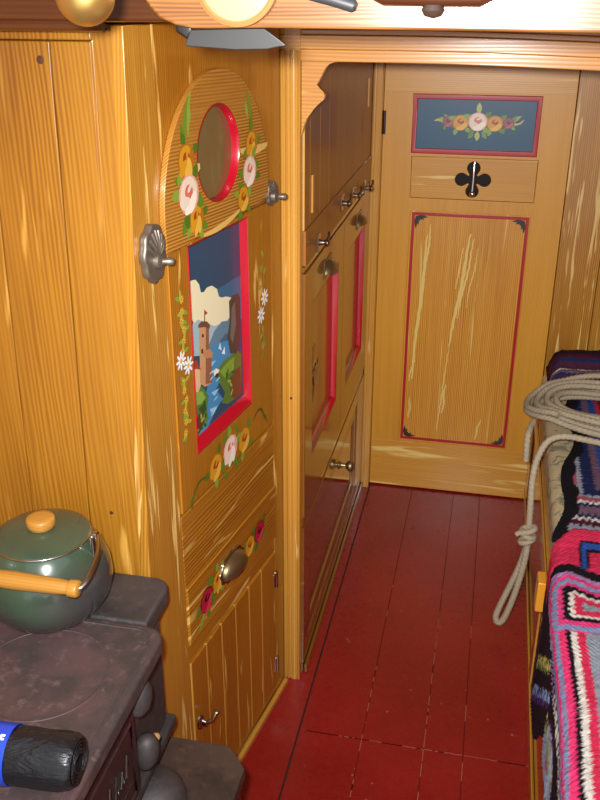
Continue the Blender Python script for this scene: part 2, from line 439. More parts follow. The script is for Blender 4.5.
# fluted pilaster and arched header of the bed hole
mb = MB(); y0, y1 = 1.815, 1.843
mb.box(-.4325, -.3895, y0+.004, y1, 0, 1.66, .001)
for x, w in ((-.4275, .0045), (-.4185, .003), (-.4045, .008), (-.393, .0035)):
    mb.prism([(x-w, y0+.005), (x-w*.7, y0+.0015), (x, y0), (x+w*.7, y0+.0015), (x+w, y0+.005)], 0, 1.545, 'z')
mb.lathe([(.0035, 0), (0, .0006)], (-.409, y0+.001, .81), (0, -1, 0), 10, 1)
struct(mb.build('trim_2', [W_PIL, DARKGAP]))
mb = MB()
arc = [(-.3885, 1.386), (-.3835, 1.405), (-.378, 1.418), (-.363, 1.438), (-.352, 1.449), (-.345, 1.454), (-.342, 1.461), (-.344, 1.469), (-.352, 1.476), (-.358, 1.483), (-.354, 1.490), (-.3495, 1.498), (-.346, 1.505), (-.341, 1.514), (-.334, 1.521), (-.324, 1.5245)]
mb.prism(arc+[(-.3, 1.5262), (-.3885, 1.5262)], y0+.008, y1-.001, 'y', 0)
def cam(x): return -.045*max(0, x+.25)**2
for z0, z1, d in ((1.525, 1.5475, .006), (1.5475, 1.573, 0), (1.573, 1.583, .008), (1.583, 1.66, .012)):
    xs = [-.39+i*(XR+.39)/24 for i in range(25)]
    mb.prism([(x, z0+cam(x)) for x in xs]+[(x, z1+(cam(x) if z1 < 1.65 else 0)) for x in xs[::-1]], y0+d, y1, 'y', .0018)
mb.box(-.43, -.3895, y0+.001, y1-.001, 1.5475, 1.573, .001)
struct(mb.build('trim_3', W_HDR))
struct(MB().box(-.3845, -.3565, 2.851, YF-.001, 0, 1.66, .003).box(-.384, -.375, 2.846, 2.853, 0, 1.66, .002).build('trim_4', W_PIL))

# ------------------------------------------------------------------ far door
d = bpy.data.objects.new('door_1', None); COL.objects.link(d); d.location = (-.356, YF, 0); struct(d)
dx = .356
def D(x): return x+dx
Wd = D(.2105)
mb = MB()
mb.mesh(holed(rect(0, Wd, .006, 1.49), [rect(D(-.2665), D(.1145), 1.1905, 1.3665), rect(D(-.263), D(.121), 1.052, 1.181), rect(D(-.259), D(.1175), .192, 1.012)], 0, .024, .0012))
mb.build('door_stiles', W_DOOR, d)
MB().box(.002, Wd-.002, -.0006, .01, 1.372, 1.478, .0005).box(.002, Wd-.002, -.0006, .01, .008, .187, .0005).build('door_rail', W_DOORX, d)
MB().box(D(-.262), D(.12), .006, .02, 1.19, 1.37, 0).build('painted_panel', BLUE, d, label='slate blue panel painted with a row of roses')
MB().mesh(holed(rect(D(-.2665), D(.1145), 1.1905, 1.3665), [rect(D(-.2525), D(.1005), 1.206, 1.352)], -.004, .008, .002)).build('panel_moulding', REDD, d, label='red moulding round the blue panel')
P = []
for a, x in ((2.8, -.152), (.3, .02)): P += [leaf(D(x), 1.287, .045, .007, a+.2, '8c9a4a'), leaf(D(x), 1.287, .03, .006, a-.5, '6f8a3a')]
P += [stroke(curve3((D(-.165), 1.288), (D(-.185), 1.295), (D(-.2), 1.288)), .003, 'b9a860'), stroke(curve3((D(.03), 1.287), (D(.055), 1.278), (D(.066), 1.298)), .003, 'b9a860')]
P += [leaf(D(-.068), 1.31, .035, .008, PI/2, 'a9b35a'), leaf(D(-.068), 1.262, .03, .008, -PI/2, 'a9b35a'), leaf(D(-.08), 1.262, .028, .007, -2.1, '6f8a3a'), leaf(D(-.055), 1.262, .028, .007, -1., '6f8a3a')]
P += rose(D(-.158), 1.287, .017, 'p')+rose(D(.022), 1.287, .017, 'p')+rose(D(-.12), 1.285, .025, 'y')+rose(D(-.018), 1.285, .025, 'y')+rose(D(-.069), 1.289, .029, 'w')
paint('rose_painting', P, .0058, d)
# rail pierced by a four-lobed hole
def quat():
    out = []
    for i in range(96):
        th = 2*PI*i/96; r = .018
        for q in range(4):
            a = q*PI/2; dcen = .035; rad = .0205
            dd = th-a; pr = dcen*math.cos(dd); ds = dcen*abs(math.sin(dd))
            if ds < rad and pr > 0: r = max(r, pr+math.sqrt(rad*rad-ds*ds))
        out.append((D(-.07)+r*math.cos(th), 1.115+r*math.sin(th)))
    return out
qd = quat()
MB().mesh(holed(rect(D(-.262), D(.12), 1.053, 1.180), [qd], .003, .018, .001)).build('pierced_panel', W_DOORX, d)
MB().box(D(-.14), D(0.0), .03, .034, 1.045, 1.186, 0).build('hole_backing', DARKGAP, d, label='dark space behind the four-lobed hole')
mb = MB(); mb.tube([(D(-.069), .014, 1.168), (D(-.069), .009, 1.14), (D(-.069), .007, 1.11), (D(-.070), .006, 1.075)], lambda t: .0045+.002*t, 12)
mb.lathe([(0, -.012), (.008, -.009), (.012, 0), (.008, .009), (0, .012)], (D(-.070), .009, 1.072), (0, 1, 0), 16)
mb.build('handle', CHROME, d, label='chrome handle bar seen in the four-lobed hole')
MB().box(D(-.26), D(.1185), .0025, .016, .19, 1.014, 0).build('lower_panel', W_DPAN, d)
MB().mesh(holed(rect(D(-.2525), D(.1125), .199, 1.0065), [rect(D(-.2435), D(.1035), .208, .9975)], -.0015, .006, .0015)).build('panel_line', REDD, d, label='thin red line round the lower panel')
P = []
def flame(pts, c='e3c777'):
    return stroke(pts, 1, c)
def fl(x0, z0, x1, z1, w, c='dcbd6c', wig=.004):
    n = 24; return stroke([(D(x0+(x1-x0)*i/(n-1)+.5*wig*math.sin(i*.38+x0*40)+.0012*math.sin(i*2.3+z0*9)), z0+(z1-z0)*i/(n-1)) for i in range(n)], w*(.8), c)
P += [fl(-.198, .935, -.225, .43, .0065), fl(-.19, .97, -.203, .77, .004), fl(-.216, .55, -.232, .42, .004, wig=.006), fl(-.225, .36, -.228, .28, .006, 'd2ae60'),
      fl(-.062, .945, -.105, .56, .007), fl(-.05, .93, -.085, .66, .004), fl(-.083, .9, -.098, .76, .003, wig=.001), fl(-.105, .56, -.128, .24, .003, wig=.001), fl(-.108, .42, -.112, .31, .005), fl(-.035, .9, -.06, .7, .0025),
      fl(.0, .95, -.01, .7, .0022, 'c79a48'), fl(-.02, .94, -.05, .5, .0018, 'c79a48'), fl(.02, .3, .005, .22, .004), fl(-.12, .93, -.128, .78, .002, 'c79a48')]
P += [fl(-.206, 1.027, -.16, 1.029, .004, 'e8cf8a')] if False else []
paint('grain_streaks', P, .0025, d, label='pale painted grain streaks')
for sx, sz, cx, cz in ((1, -1, -.24, .994), (-1, -1, .1, .994), (1, 1, -.24, .2115), (-1, 1, .1, .2115)):
    P = []
    for a, l in ((.04, .04), (.35, .03), (.78, .022), (1.22, .03), (1.53, .04)):
        P.append(leaf(D(cx), cz, l, .0042, math.atan2(sz*math.sin(a), sx*math.cos(a)), '231a14'))
    P.append(('231a14', [(D(cx), cz), (D(cx+sx*.01), cz), (D(cx), cz+sz*.01)]))
    paint('corner_ornament', P, .0022, d)
MB().lathe([(.004, 0), (.004, .07)], (.004, -.003, 1.245), seg=10).build('hinge', BLACK, d)

# ------------------------------------------------------------------ table cupboard (front turned 9.5 degrees to the gangway)
tc = thing('table_cupboard', 'tall golden cupboard with arched folding table, porthole and castle picture, behind the stove', 'cupboard', (-.5245, 1.2113, 0), R(80.48))
mb = MB(); mb.box(.075, .594, .02, .34, 0, 1.606, 0)
mb.build('carcass', W_CUP, tc)
MB().prism([(-.036, 0), (.118, 0), (.118, 1.606), (.043, 1.606)], 0, .02, 'y', .0015).build('stile', W_STILE, tc)
MB().box(.5445, .594, 0, .02, 0, 1.606, .0015).build('stile', W_CUP, tc)
MB().mesh(holed(rect(.119, .5435, 1.2722, 1.606), [circ(.302, 1.398, .0822)], 0, .02, .0004)).build('top_board', W_CUP, tc)
MB().box(.119, .5435, .002, .02, 0, .03, .001).build('bottom_rail', W_CUPX, tc)
MB().box(.119, .5435, 0, .02, .62, .776, .001).build('cross_rail', W_CUPX, tc)
MB().box(.119, .5435, .002, .02, .44, .482, .001).build('cross_rail', W_CUPX, tc)
MB().lathe([(0, 0), (.0765, 0), (.0765, .006), (0, .006)], (.302, .0035, 1.398), (0, 1, 0), 48).build('porthole_glass', M_GLASS, tc, label='round porthole glass, coloured brown for the wood it reflects')
# arched board
SH = -.02
ar = [(x+SH, z) for x, z in [(.130, 1.268), (.1275, 1.30)]+[(.329+.2015*math.cos(t), 1.322+.212*math.sin(t)) for t in (PI*(1-i/32) for i in range(33))]+[(.531, 1.30), (.531, 1.283)]]
ab = MB().mesh(holed(ar, [circ(.322+SH, 1.398, .0815, 48)], -.0105, -.0003, .0015)).build('arched_board', W_ARCH, tc)
mb = MB(); cs = 48
prof = [(.0818, -.0105), (.0812, -.0108), (.0805, -.0106), (.0785, -.006), (.077, .0035), (.0818, .0035)]
mb.lathe(prof+[prof[0]], (.322+SH, 0, 1.398), (0, 1, 0), 56)
mb.build('porthole_ring', RED, tc, label='crimson ring lining the porthole')
P = []
P += [stroke(curve3((.206, 1.42), (.195, 1.46), (.222, 1.50)), .006, '6a8a28'), stroke(curve3((.215, 1.44), (.215, 1.48), (.228, 1.505)), .0045, '87a03a'), leaf(.203, 1.425, .04, .007, 1.9), leaf(.212, 1.45, .035, .006, 1.2, '87a03a'), leaf(.222, 1.335, .03, .007, .3), leaf(.19, 1.37, .03, .006, 2.8), leaf(.2, 1.32, .04, .008, 4.2), leaf(.245, 1.30, .03, .008, 5.6)]
P += [stroke(curve3((.45, 1.41), (.462, 1.44), (.438, 1.49)), .006, '6a8a28'), leaf(.447, 1.415, .04, .007, 1.3), leaf(.44, 1.44, .035, .006, 1.9, '87a03a'), leaf(.46, 1.35, .03, .007, .3), leaf(.42, 1.32, .03, .007, 2.7), leaf(.405, 1.29, .03, .006, 4.)]
P += [stroke(curve3((.222, 1.383), (.23, 1.386), (.25, 1.388)), .009, 'dcb768'), stroke(curve3((.405, 1.39), (.46, 1.378), (.525, 1.385)), .008, 'dcb768'), stroke(curve3((.25, 1.272), (.33, 1.268), (.40, 1.287)), .0055, 'd9b35f')]
P += rose(.204, 1.404, .028, 'y', ang=1.2)+rose(.229, 1.306, .026, 'y', ang=1.)+rose(.206, 1.35, .034, 'w', ang=.3)
P += rose(.451, 1.396, .025, 'y', ang=.9)+rose(.411, 1.304, .025, 'y')+rose(.44, 1.349, .029, 'w', ang=.4)
paint('rose_painting', [(c, [(x+SH, z) for x, z in L]) for c, L in P], -.0105, ab)
# lower part of the folding table, with the castle picture in a recess
fl2 = MB().mesh(holed(rect(.1195, .5275, .785, 1.2715), [rect(.1852, .4238, .8747, 1.2633)], -.004, .012, .0012)).box(.5285, .5435, 0, .02, .785, 1.2715, .001).build('table_leaf', W_CUP, tc)
mb = MB(); mb.box(.186, .4235, .0115, .0165, .878, 1.2625, 0); pic = mb.build('castle_picture', NAVY, tc, label='painted castle, lake and mountain scene under a deep blue sky')
CASTLE = [
 ('e9e0b8',[(0.203, 1.169), (0.212, 1.188), (0.224, 1.194), (0.241, 1.191), (0.253, 1.179), (0.258, 1.163), (0.27, 1.16), (0.281, 1.165), (0.301, 1.163), (0.321, 1.151), (0.328, 1.134), (0.339, 1.129), (0.356, 1.126), (0.377, 1.118), (0.393, 1.105), (0.389, 1.033), (0.303, 1.056), (0.195, 1.094)]),
 ('9fb7bd',[(0.196, 1.112), (0.243, 1.117), (0.305, 1.084), (0.391, 1.073), (0.387, 1.0), (0.191, 1.065)]),
 ('5d7f94',[(0.276, 1.053), (0.304, 1.075), (0.335, 1.083), (0.36, 1.077), (0.393, 1.092), (0.387, 1.0), (0.274, 1.034)]),
 ('3f5f7a',[(0.308, 1.041), (0.347, 1.054), (0.39, 1.046), (0.387, 1.0)]),
 ('3f86b4',[(0.272, 1.041), (0.302, 1.05), (0.389, 1.03), (0.384, 0.966), (0.326, 0.971), (0.301, 0.958), (0.329, 0.926), (0.298, 0.918), (0.259, 0.894), (0.221, 0.891), (0.246, 0.94), (0.27, 0.984)]),
 ('c9dfe6',[(0.317, 1.035), (0.325, 1.045), (0.331, 1.027)]),
 ('e6eef0',[(0.33, 1.02), (0.344, 1.03), (0.344, 1.014)]),
 ('8fc3da',[(0.281, 0.959), (0.315, 0.955), (0.294, 0.947)]),
 ('8fc3da',[(0.272, 0.929), (0.308, 0.921), (0.277, 0.917)]),
 ('8fc3da',[(0.273, 1.022), (0.306, 1.016), (0.285, 1.009)]),
 ('55752c',[(0.304, 0.993), (0.34, 1.003), (0.399, 1.002), (0.416, 0.989), (0.411, 0.906), (0.38, 0.904), (0.348, 0.907), (0.322, 0.92), (0.338, 0.936), (0.316, 0.965)]),
 ('7d9a35',[(0.318, 0.988), (0.361, 0.995), (0.386, 0.993), (0.374, 0.97), (0.34, 0.966)]),
 ('4b4036',[(0.368, 1.113), (0.386, 1.119), (0.409, 1.117), (0.417, 1.104), (0.415, 1.024), (0.395, 0.997), (0.366, 1.007), (0.357, 1.044), (0.368, 1.073)]),
 ('6f6556',[(0.378, 1.096), (0.393, 1.105), (0.396, 1.058), (0.379, 1.023), (0.369, 1.04)]),
 ('6d4626',[(0.359, 0.948), (0.384, 0.966), (0.409, 0.964), (0.411, 0.906), (0.383, 0.903), (0.363, 0.918)]),
 ('4d7a35',[(0.215, 1.006), (0.25, 0.982), (0.27, 0.957), (0.26, 0.934), (0.266, 0.911), (0.236, 0.905), (0.211, 0.886), (0.203, 0.889)]),
 ('86a546',[(0.218, 0.985), (0.243, 0.978), (0.257, 0.959), (0.238, 0.954), (0.218, 0.959)]),
 ('5a3a22',[(0.212, 0.922), (0.226, 0.939), (0.244, 0.935), (0.247, 0.913), (0.222, 0.901), (0.211, 0.896)]),
 ('2d4c26',[(0.227, 0.949), (0.253, 0.951), (0.26, 0.934), (0.243, 0.927)]),
 ('d8b788',[(0.208, 0.992), (0.21, 1.03), (0.226, 1.032), (0.244, 1.02), (0.244, 0.994), (0.23, 0.981)]),
 ('c59468',[(0.238, 0.996), (0.244, 1.103), (0.255, 1.105), (0.275, 1.099), (0.282, 1.09), (0.277, 1.04), (0.287, 1.03), (0.285, 0.978), (0.256, 0.981)]),
 ('8f5a40',[(0.259, 0.985), (0.27, 1.099), (0.275, 1.099), (0.282, 1.09), (0.277, 1.04), (0.287, 1.03), (0.285, 0.978)]),
 ('6d4632',[(0.241, 1.102), (0.242, 1.108), (0.255, 1.11), (0.275, 1.103), (0.286, 1.093), (0.284, 1.086), (0.264, 1.096)]),
 ('b78458',[(0.256, 1.047), (0.26, 1.053), (0.282, 1.047), (0.293, 1.035), (0.29, 1.027), (0.259, 1.037)]),
 ('a83a2c',[(0.207, 1.031), (0.216, 1.046), (0.228, 1.046), (0.235, 1.033), (0.244, 1.02), (0.226, 1.029)]),
 ('7a3a2a',[(0.264, 1.106), (0.266, 1.128), (0.268, 1.128), (0.268, 1.105)]),
 ('b5302a',[(0.268, 1.127), (0.279, 1.118), (0.267, 1.117)]),
 ('b5302a',[(0.214, 1.109), (0.216, 1.129), (0.224, 1.118)]),
 ('4a2c20',[(0.252, 1.08), (0.253, 1.086), (0.26, 1.084), (0.26, 1.078)]),
 ('4a2c20',[(0.247, 1.051), (0.248, 1.059), (0.255, 1.057), (0.255, 1.048)]),
 ('efe6cf',[(0.292, 0.998), (0.304, 1.0), (0.317, 0.992), (0.311, 0.988), (0.294, 0.987)]),
 ('3a2a22',[(0.294, 0.987), (0.305, 0.99), (0.316, 0.984), (0.305, 0.98)]),
]
P = [('2f6384', rect(.188, .4215, 1.06, 1.15))]
def clipp(p): return (min(max(p[0]-.004, .1868), .4225), min(max(p[1], .879), 1.2615))
P += [(c, [clipp(q) for q in L]) for c, L in CASTLE]
for i in range(10): P.append(('2c4a1e' if i % 2 else '9aa84a', ell(.215+.035*random.random(), .9+.09*random.random(), .006, .0035, random.random()*3, 8)))
for i in range(8): P.append(('35521f' if i % 2 else '9aa84a', ell(.34+.06*random.random(), .925+.06*random.random(), .008, .003, random.random()*3, 8)))
for i in range(7): P.append(('a9d2e4', ell(.275+.04*random.random(), .90+.12*random.random(), .009, .0016, .15, 8)))
paint('castle_painting', P, .0115, pic, .00008)
mb = MB(); t = bmesh.new(); rs = []
for L, yy in ((rect(.185, .424, .8745, 1.2635), .0115), (rect(.185, .424, .8745, 1.2635), -.0042), (rect(.1855, .4215, .877, 1.2625), -.0055), (rect(.186, .4205, .884, 1.2615), -.004), (rect(.1865, .4185, .8955, 1.2605), .0112), (rect(.185, .424, .8745, 1.2635), .0115)):
    rs.append([t.verts.new((p[0], yy, p[1])) for p in L])
for A, B in zip(rs, rs[1:]):
    for q in range(4): t.faces.new((A[q], A[(q+1) % 4], B[(q+1) % 4], B[q]))
bmesh.ops.remove_doubles(t, verts=t.verts, dist=1e-6); bmesh.ops.recalc_face_normals(t, faces=t.faces); mb._merge(t, 0)
mb.build('picture_frame', RED, tc, label='crimson bevelled frame round the castle picture')
P = [stroke(curve3((.222, .81), (.17, .835), (.152, .778), 14), .003, '3f5a1c'), stroke(curve3((.43, .835), (.47, .87), (.488, .812), 14), .0028, '2f4a18'), stroke(curve3((.478, .83), (.495, .82), (.5, .80)), .003, '3f5a1c'), stroke(curve3((.165, .80), (.150, .80), (.148, .782)), .003, '55702a')]
P += rose(.254, .815, .029, 'y', ang=.5)+rose(.382, .814, .029, 'y', ang=.2)+rose(.316, .823, .032, 'w', ang=1.)
P += [leaf(.285, .79, .03, .006, 5.2), leaf(.35, .79, .03, .006, 4.2), leaf(.285, .845, .028, .006, 1.), leaf(.35, .845, .028, .006, 2.)]
paint('rose_painting', P, -.004, fl2)
P = []
for x, z in ((.152, 1.181), (.157, 1.16), (.153, 1.144), (.159, 1.127), (.155, 1.108), (.152, 1.09), (.15, 1.035), (.146, 1.019), (.151, 1.), (.146, .981), (.149, .96), (.146, .94)):
    P += [leaf(x, z, .02, .004, random.random()*6, '7f9a35'), leaf(x, z, .02, .004, random.random()*6, 'a9a23a')]
    P += daisy(x+random.uniform(-.004, .004), z, .008, 'd8b03a', 'b07a20')
P += daisy(.14, 1.077, .017)+daisy(.164, 1.06, .017)
paint('daisy_painting', P, -.004, fl2)
P = []
for x, z in ((.483, 1.184), (.487, 1.155), (.49, 1.131), (.484, 1.11), (.482, 1.03), (.486, 1.01), (.485, .994), (.482, .97)):
    P += [leaf(x, z, .022, .004, random.random()*6, '7c8a34'), leaf(x, z, .02, .004, random.random()*6, '97963c')]
P += daisy(.494, 1.084, .018)+daisy(.474, 1.052, .018)
paint('daisy_painting', P, -.004, fl2)
# shell turn-buckles either side of the arch
def shell(cx, cz, w, h):
    m2 = MB(); n = 40
    pts = []
    for i in range(n):
        th = 2*PI*i/n; rr = 1+.12*abs(math.sin(4.5*th))-.06
        pts.append((cx+w*rr*math.cos(th), cz+h*rr*math.sin(th)))
    m2.prism(pts, -.013, -.002 if cx > .1 else .001, 'y', .004)
    for k in range(7):
        a = .55+k*.34; m2.tube([(cx, -.0125, cz-h*.25), (cx+w*.5*math.cos(a), -.016, cz-h*.25+h*.7*math.sin(a)), (cx+w*.86*math.cos(a), -.012, cz-h*.2+h*1.02*math.sin(a))], lambda t: .0028+.001*t, 8)
    m2.lathe([(.0, -.012), (.011, -.008), (.013, 0), (.011, .008), (0, .012)], (cx, -.012, cz-h*.25), (0, 1, 0), 16)
    m2.lathe([(0, 0), (.006, .001), (.005, .008), (.0065, .010), (.0065, .017), (.004, .02), (0, .021)], (cx, -.02, cz-h*.25), (.55, -.8, -.05), 14)
    return m2
shell(.072, 1.281, .032, .045).build('turn_buckle', PEWTER, tc, label='pewter shell turn buckle')
m2 = shell(.528, 1.288, .022, .024)
m2.build('turn_buckle', PEWTER, tc, label='pewter shell turn buckle')
# drawer
dr = MB().box(.1195, .5435, -.004, .016, .4835, .6185, .003).build('drawer', W_CUPX, tc)
P = [leaf(.186, .53, .05, .007, 4.0, '87a03a'), leaf(.225, .565, .03, .007, 2.2), leaf(.215, .54, .03, .007, 5.), leaf(.262, .575, .02, .006, 1.4, '87a03a')]+rose(.192, .546, .029, 'r', ang=.6)+rose(.241, .56, .026, 'y', ang=1.)
paint('rose_painting', P, -.004, dr)
P = [leaf(.42, .555, .03, .006, 1.5)]+rose(.396, .548, .026, 'y')+rose(.446, .555, .027, 'r')
paint('rose_painting', P, -.004, dr)
mb = MB()
pts = [(.304+.056*math.cos(th)*(1+.05*math.sin(9*th)), .558+.034*math.sin(th)*(1+.05*math.sin(9*th))) for th in (2*PI*i/48 for i in range(48))]
mb.prism(pts, -.008, -.0035, 'y', .0015, 1)
t = bmesh.new(); bmesh.ops.create_uvsphere(t, u_segments=28, v_segments=18, radius=1)
bmesh.ops.delete(t, geom=[v for v in t.verts if v.co.y > .02 or v.co.z < -.35], context='VERTS')
for v in t.verts: v.co = Vector((.306+v.co.x*.048, -.0078+v.co.y*.022, .555+v.co.z*.03))
bmesh.ops.solidify(t, geom=t.faces[:], thickness=.002); bmesh.ops.recalc_face_normals(t, faces=t.faces)
mb._merge(t, 0)
mb.build('cup_handle', [BRASSD, STEEL], dr, label='brass cup handle on a silvery plate')
# lower door of matched boards
mb = MB(); xs = [.1195, .185, .2535, .322, .391, .459, .5435]
for a, b in zip(xs, xs[1:]): mb.box(a+.0024, b-.0024, -.002, .012, .032, .4394, .0008)
mb.box(.1195, .5435, -.0013, .0135, .032, .439, 0, 1)
ld = mb.build('lower_door', [W_CUP, PALELINE], tc)
for z in (.362, .105):
    MB().lathe([(.0045, -.022), (.0045, .022)], (.5435, -.003, z), seg=10).box(.531, .541, -.004, .0, z-.02, z+.02, .001).build('hinge', STEEL, ld)
mb = MB(); mb.lathe([(.016, 0), (.014, .004), (.008, .006), (.006, .014), (0, .016)], (.142, -.002, .272), (0, -1, 0), 18, scale=(.8, 1.2, 1))
mb.tube([(.142, -.014, .272), (.158, -.022, .270), (.172, -.024, .278)], .004, 8); mb.lathe([(0, -.006), (.006, 0), (0, .006)], (.174, -.024, .28), seg=10)
mb.build('catch', STEEL, ld, label='small bright turn catch')
MB().box(.0, .594, -.012, -.0005, 0, .018, .003).build('skirting', W_PIL, tc)

# ------------------------------------------------------------------ bed cupboard
bc = thing('bed_cupboard', 'long brown cupboard with slatted doors and red framed panels, left of the far door', 'cupboard', (-.386, 1.8445, 0), R(90))
LY = 1.8445
def Q(y): return y-LY
end = 2.849-LY
MB().box(0.0005, end-.0005, .018, .3, 0, 1.655, 0).build('carcass', W_BED, bc)
for r0, r1 in ((.452, .478), (0, .03), (1.094, 1.107), (1.55, 1.655)): MB().box(0, end, .0005, .018, r0, r1, .0015).build('cross_rail', W_BEDX, bc)
lim = [0.001, Q(2.34), end-.001]
for a, b in zip(lim, lim[1:]):
    mb = MB(); xs = [x for x in (Q(1.9), Q(2.012), Q(2.125), Q(2.24), Q(2.36), Q(2.485), Q(2.6), Q(2.71)) if a+.03 < x < b-.03]; xs = [a]+xs+[b]
    for p, q in zip(xs, xs[1:]): mb.box(p+.002, q-.002, 0, .014, 1.187, 1.548, .0008)
    mb.box(a, b, .0006, .0155, 1.187, 1.548, 0, 1)
    mb.box(a+.001, b-.001, -.003, .014, 1.109, 1.186, .002)
    mb.build('slatted_door', [W_BEDM, PALELINE], bc)
slat = [c for c in bc.children if c.name.startswith('slatted_door')]
for k, (y, z) in enumerate(((1.985, 1.128), (2.295, 1.152), (2.475, 1.136), (2.705, 1.112))):
    mb = MB(); mb.box(Q(y)-.014, Q(y)+.014, -.006, -.0025, z-.02, z+.02, .002)
    mb.lathe([(.009, 0), (.007, .004), (.005, .012), (.0095, .016), (.0095, .021), (.004, .025), (0, .0255)], (Q(y), -.005, z), (0, -1, 0), 16)
    mb.tube([(Q(y), -.02, z), (Q(y)+.01, -.026, z+.012), (Q(y)+.018, -.024, z+.02)], .003, 8)
    mb.build('catch', STEEL, slat[0 if y < 2.34 else 1])
mb = MB(); mb.box(Q(1.925)-.012, Q(1.925)+.004, -.004, 0, 1.21, 1.292, .001); mb.build('hinge', W_PIL, slat[0])
MB().box(Q(2.74)-.004, Q(2.74)+.008, -.004, 0, 1.34, 1.42, .001).build('hinge', W_PIL, slat[1])
for k, (a, b, h0, h1, z0, z1) in enumerate(((.001, Q(2.345), Q(1.925), Q(2.268), .608, 1.005), (Q(2.347), end-.001, Q(2.425), Q(2.742), .582, .992))):
    dn = MB().mesh(holed(rect(a, b, .48, 1.092), [rect(h0, h1, z0, z1)], -.003, .013, .0012)).build('panel_door', W_BED, bc)
    MB().box(h0-.004, h1+.004, .0125, .0175, z0-.004, z1+.004, 0).build('door_panel', W_BED, dn)
    mb = MB(); t = bmesh.new(); rs = []
    for e, eb, yy in ((0, 0, .0124), (0, 0, -.0028), (.001, .003, -.0029), (.002, .006, -.002), (.004, .014, .0124), (0, 0, .0124)):
        rs.append([t.verts.new((p[0], yy, p[1])) for p in rect(h0+e, h1-e, z0+eb, z1-e)])
    for A, B in zip(rs, rs[1:]):
        for q in range(4): t.faces.new((A[q], A[(q+1) % 4], B[(q+1) % 4], B[q]))
    bmesh.ops.remove_doubles(t, verts=t.verts, dist=1e-6); bmesh.ops.recalc_face_normals(t, faces=t.faces); mb._merge(t, 0)
    mb.build('panel_frame', RED, dn, label='crimson moulding round the door panel')
    if k == 0:
        P = [leaf(Q(2.02), .82, .05, .008, 1.9, '8a7a3a'), leaf(Q(2.02), .76, .05, .008, 4.6, '8a7a3a')]+rose(Q(2.0), .83, .03, 'p')+rose(Q(2.045), .775, .032, 'p')
        paint('rose_painting', [(c if c.startswith('8') else {'6b2230': '8a6440', '93404a': 'a3794c', 'a95a5c': 'b48d60', '4a1620': '8a5a3c'}.get(c, '8a7a3a'), L) for c, L in P], .0125, dn, label='faded roses on the door panel')
    y = 2.11 if k == 0 else 2.612; z = 1.036
    mb = MB(); t = bmesh.new(); bmesh.ops.create_uvsphere(t, u_segments=20, v_segments=12, radius=1)
    bmesh.ops.delete(t, geom=[v for v in t.verts if v.co.y > .02 or v.co.z < -.25], context='VERTS')
    for v in t.verts: v.co = Vector((Q(y)+v.co.x*.045, -.0055+v.co.y*.022, z-.008+v.co.z*.026))
    bmesh.ops.solidify(t, geom=t.faces[:], thickness=.0015); bmesh.ops.recalc_face_normals(t, faces=t.faces); mb._merge(t, 0)
    mb.box(Q(y)-.048, Q(y)+.048, -.0055, -.0025, z-.02, z+.024, .002)
    mb.build('cup_handle', BRASSD, dn)
bd = MB().mesh(holed(rect(.001, end-.001, .032, .45), [rect(Q(1.90), Q(2.70), .085, .405)], -.002, .013, .0015)).build('bottom_drawer', W_BEDX, bc)
MB().mesh(holed(rect(Q(1.90), Q(2.70), .085, .405), [rect(Q(1.94), Q(2.655), .125, .365)], .001, .013, .003)).build('drawer_moulding', W_BED, bd)
MB().box(Q(1.93), Q(2.67), .006, .0155, .115, .375, 0).build('drawer_panel', W_BEDX, bd)
MB().lathe([(.013, 0), (.012, .004), (.007, .007), (.006, .02), (.013, .025), (.018, .033), (.016, .041), (.009, .046), (0, .047)], (Q(2.40), .006, .331), (0, -1, 0), 24).build('knob', BRASSD, bd, label='round brass knob')
MB().box(0, end, -.012, -.0005, 0, .026, .004).build('skirting', W_BEDX, bc)

# ------------------------------------------------------------------ hearth and stove
he = thing('hearth', 'raised dark slate hearth step with a chipped corner under the black stove', 'hearth', (-.6, .9, 0))
def hp(pts): return [(x+.6, y-.9) for x, y in pts]
MB().prism(hp([(-.93, .45), (-.345, .45), (-.345, 1.145), (-.385, 1.19), (-.93, 1.19)]), .362, .39, 'z', .003).build('hearth_slab', M_HEARTH, he)
MB().prism(hp([(-.93, .47), (-.352, .47), (-.352, 1.14), (-.375, 1.168), (-.93, 1.168)]), 0, .362, 'z', .002).build('base', plain('red_brown_hearth_paint', '5a1f1a', .4), he)

st = thing('stove', 'black cast iron range stove with hot plate and embossed door, standing on the raised hearth', 'stove', (-.65, .9, .39))
def sp(pts): return [(x+.65, y-.9) for x, y in pts]
H = -.39
def rnd(x0, x1, y0, y1, r, corners):
    out = []
    for (cx, cy, a0), f in zip(((x1-r, y0+r, -PI/2), (x1-r, y1-r, 0), (x0+r, y1-r, PI/2), (x0+r, y0+r, PI)), corners):
        if f: out += [(cx+r*math.cos(a0+PI/2*i/6), cy+r*math.sin(a0+PI/2*i/6)) for i in range(7)]
        else: out.append({-PI/2: (x1, y0), 0: (x1, y1), PI/2: (x0, y1), PI: (x0, y0)}[a0])
    return out
tp = MB().prism(sp(rnd(-.86, -.446, .5, 1.083, .032, (1, 1, 0, 0))), .70+H, .731+H, 'z', .007, seg=3)
tp.tube([(x, y, .7305+H) for x, y in sp(rnd(-.85, -.462, .515, 1.069, .03, (1, 1, 1, 1)))], .0022, 8, closed=True)
tp.tube([(.65-.592+.098*math.cos(t), .945-.9+.098*math.sin(t), .7305+H) for t in (2*PI*i/60 for i in range(60))], .0018, 8, closed=True)
tpo = tp.build('hot_plate', M_IRON, st)
MB().lathe([(.094, 0), (.094, .0015), (.0, .0015)], (.65-.592, .045, .7305+H), seg=56).build('boiling_ring', M_IRON, tpo)
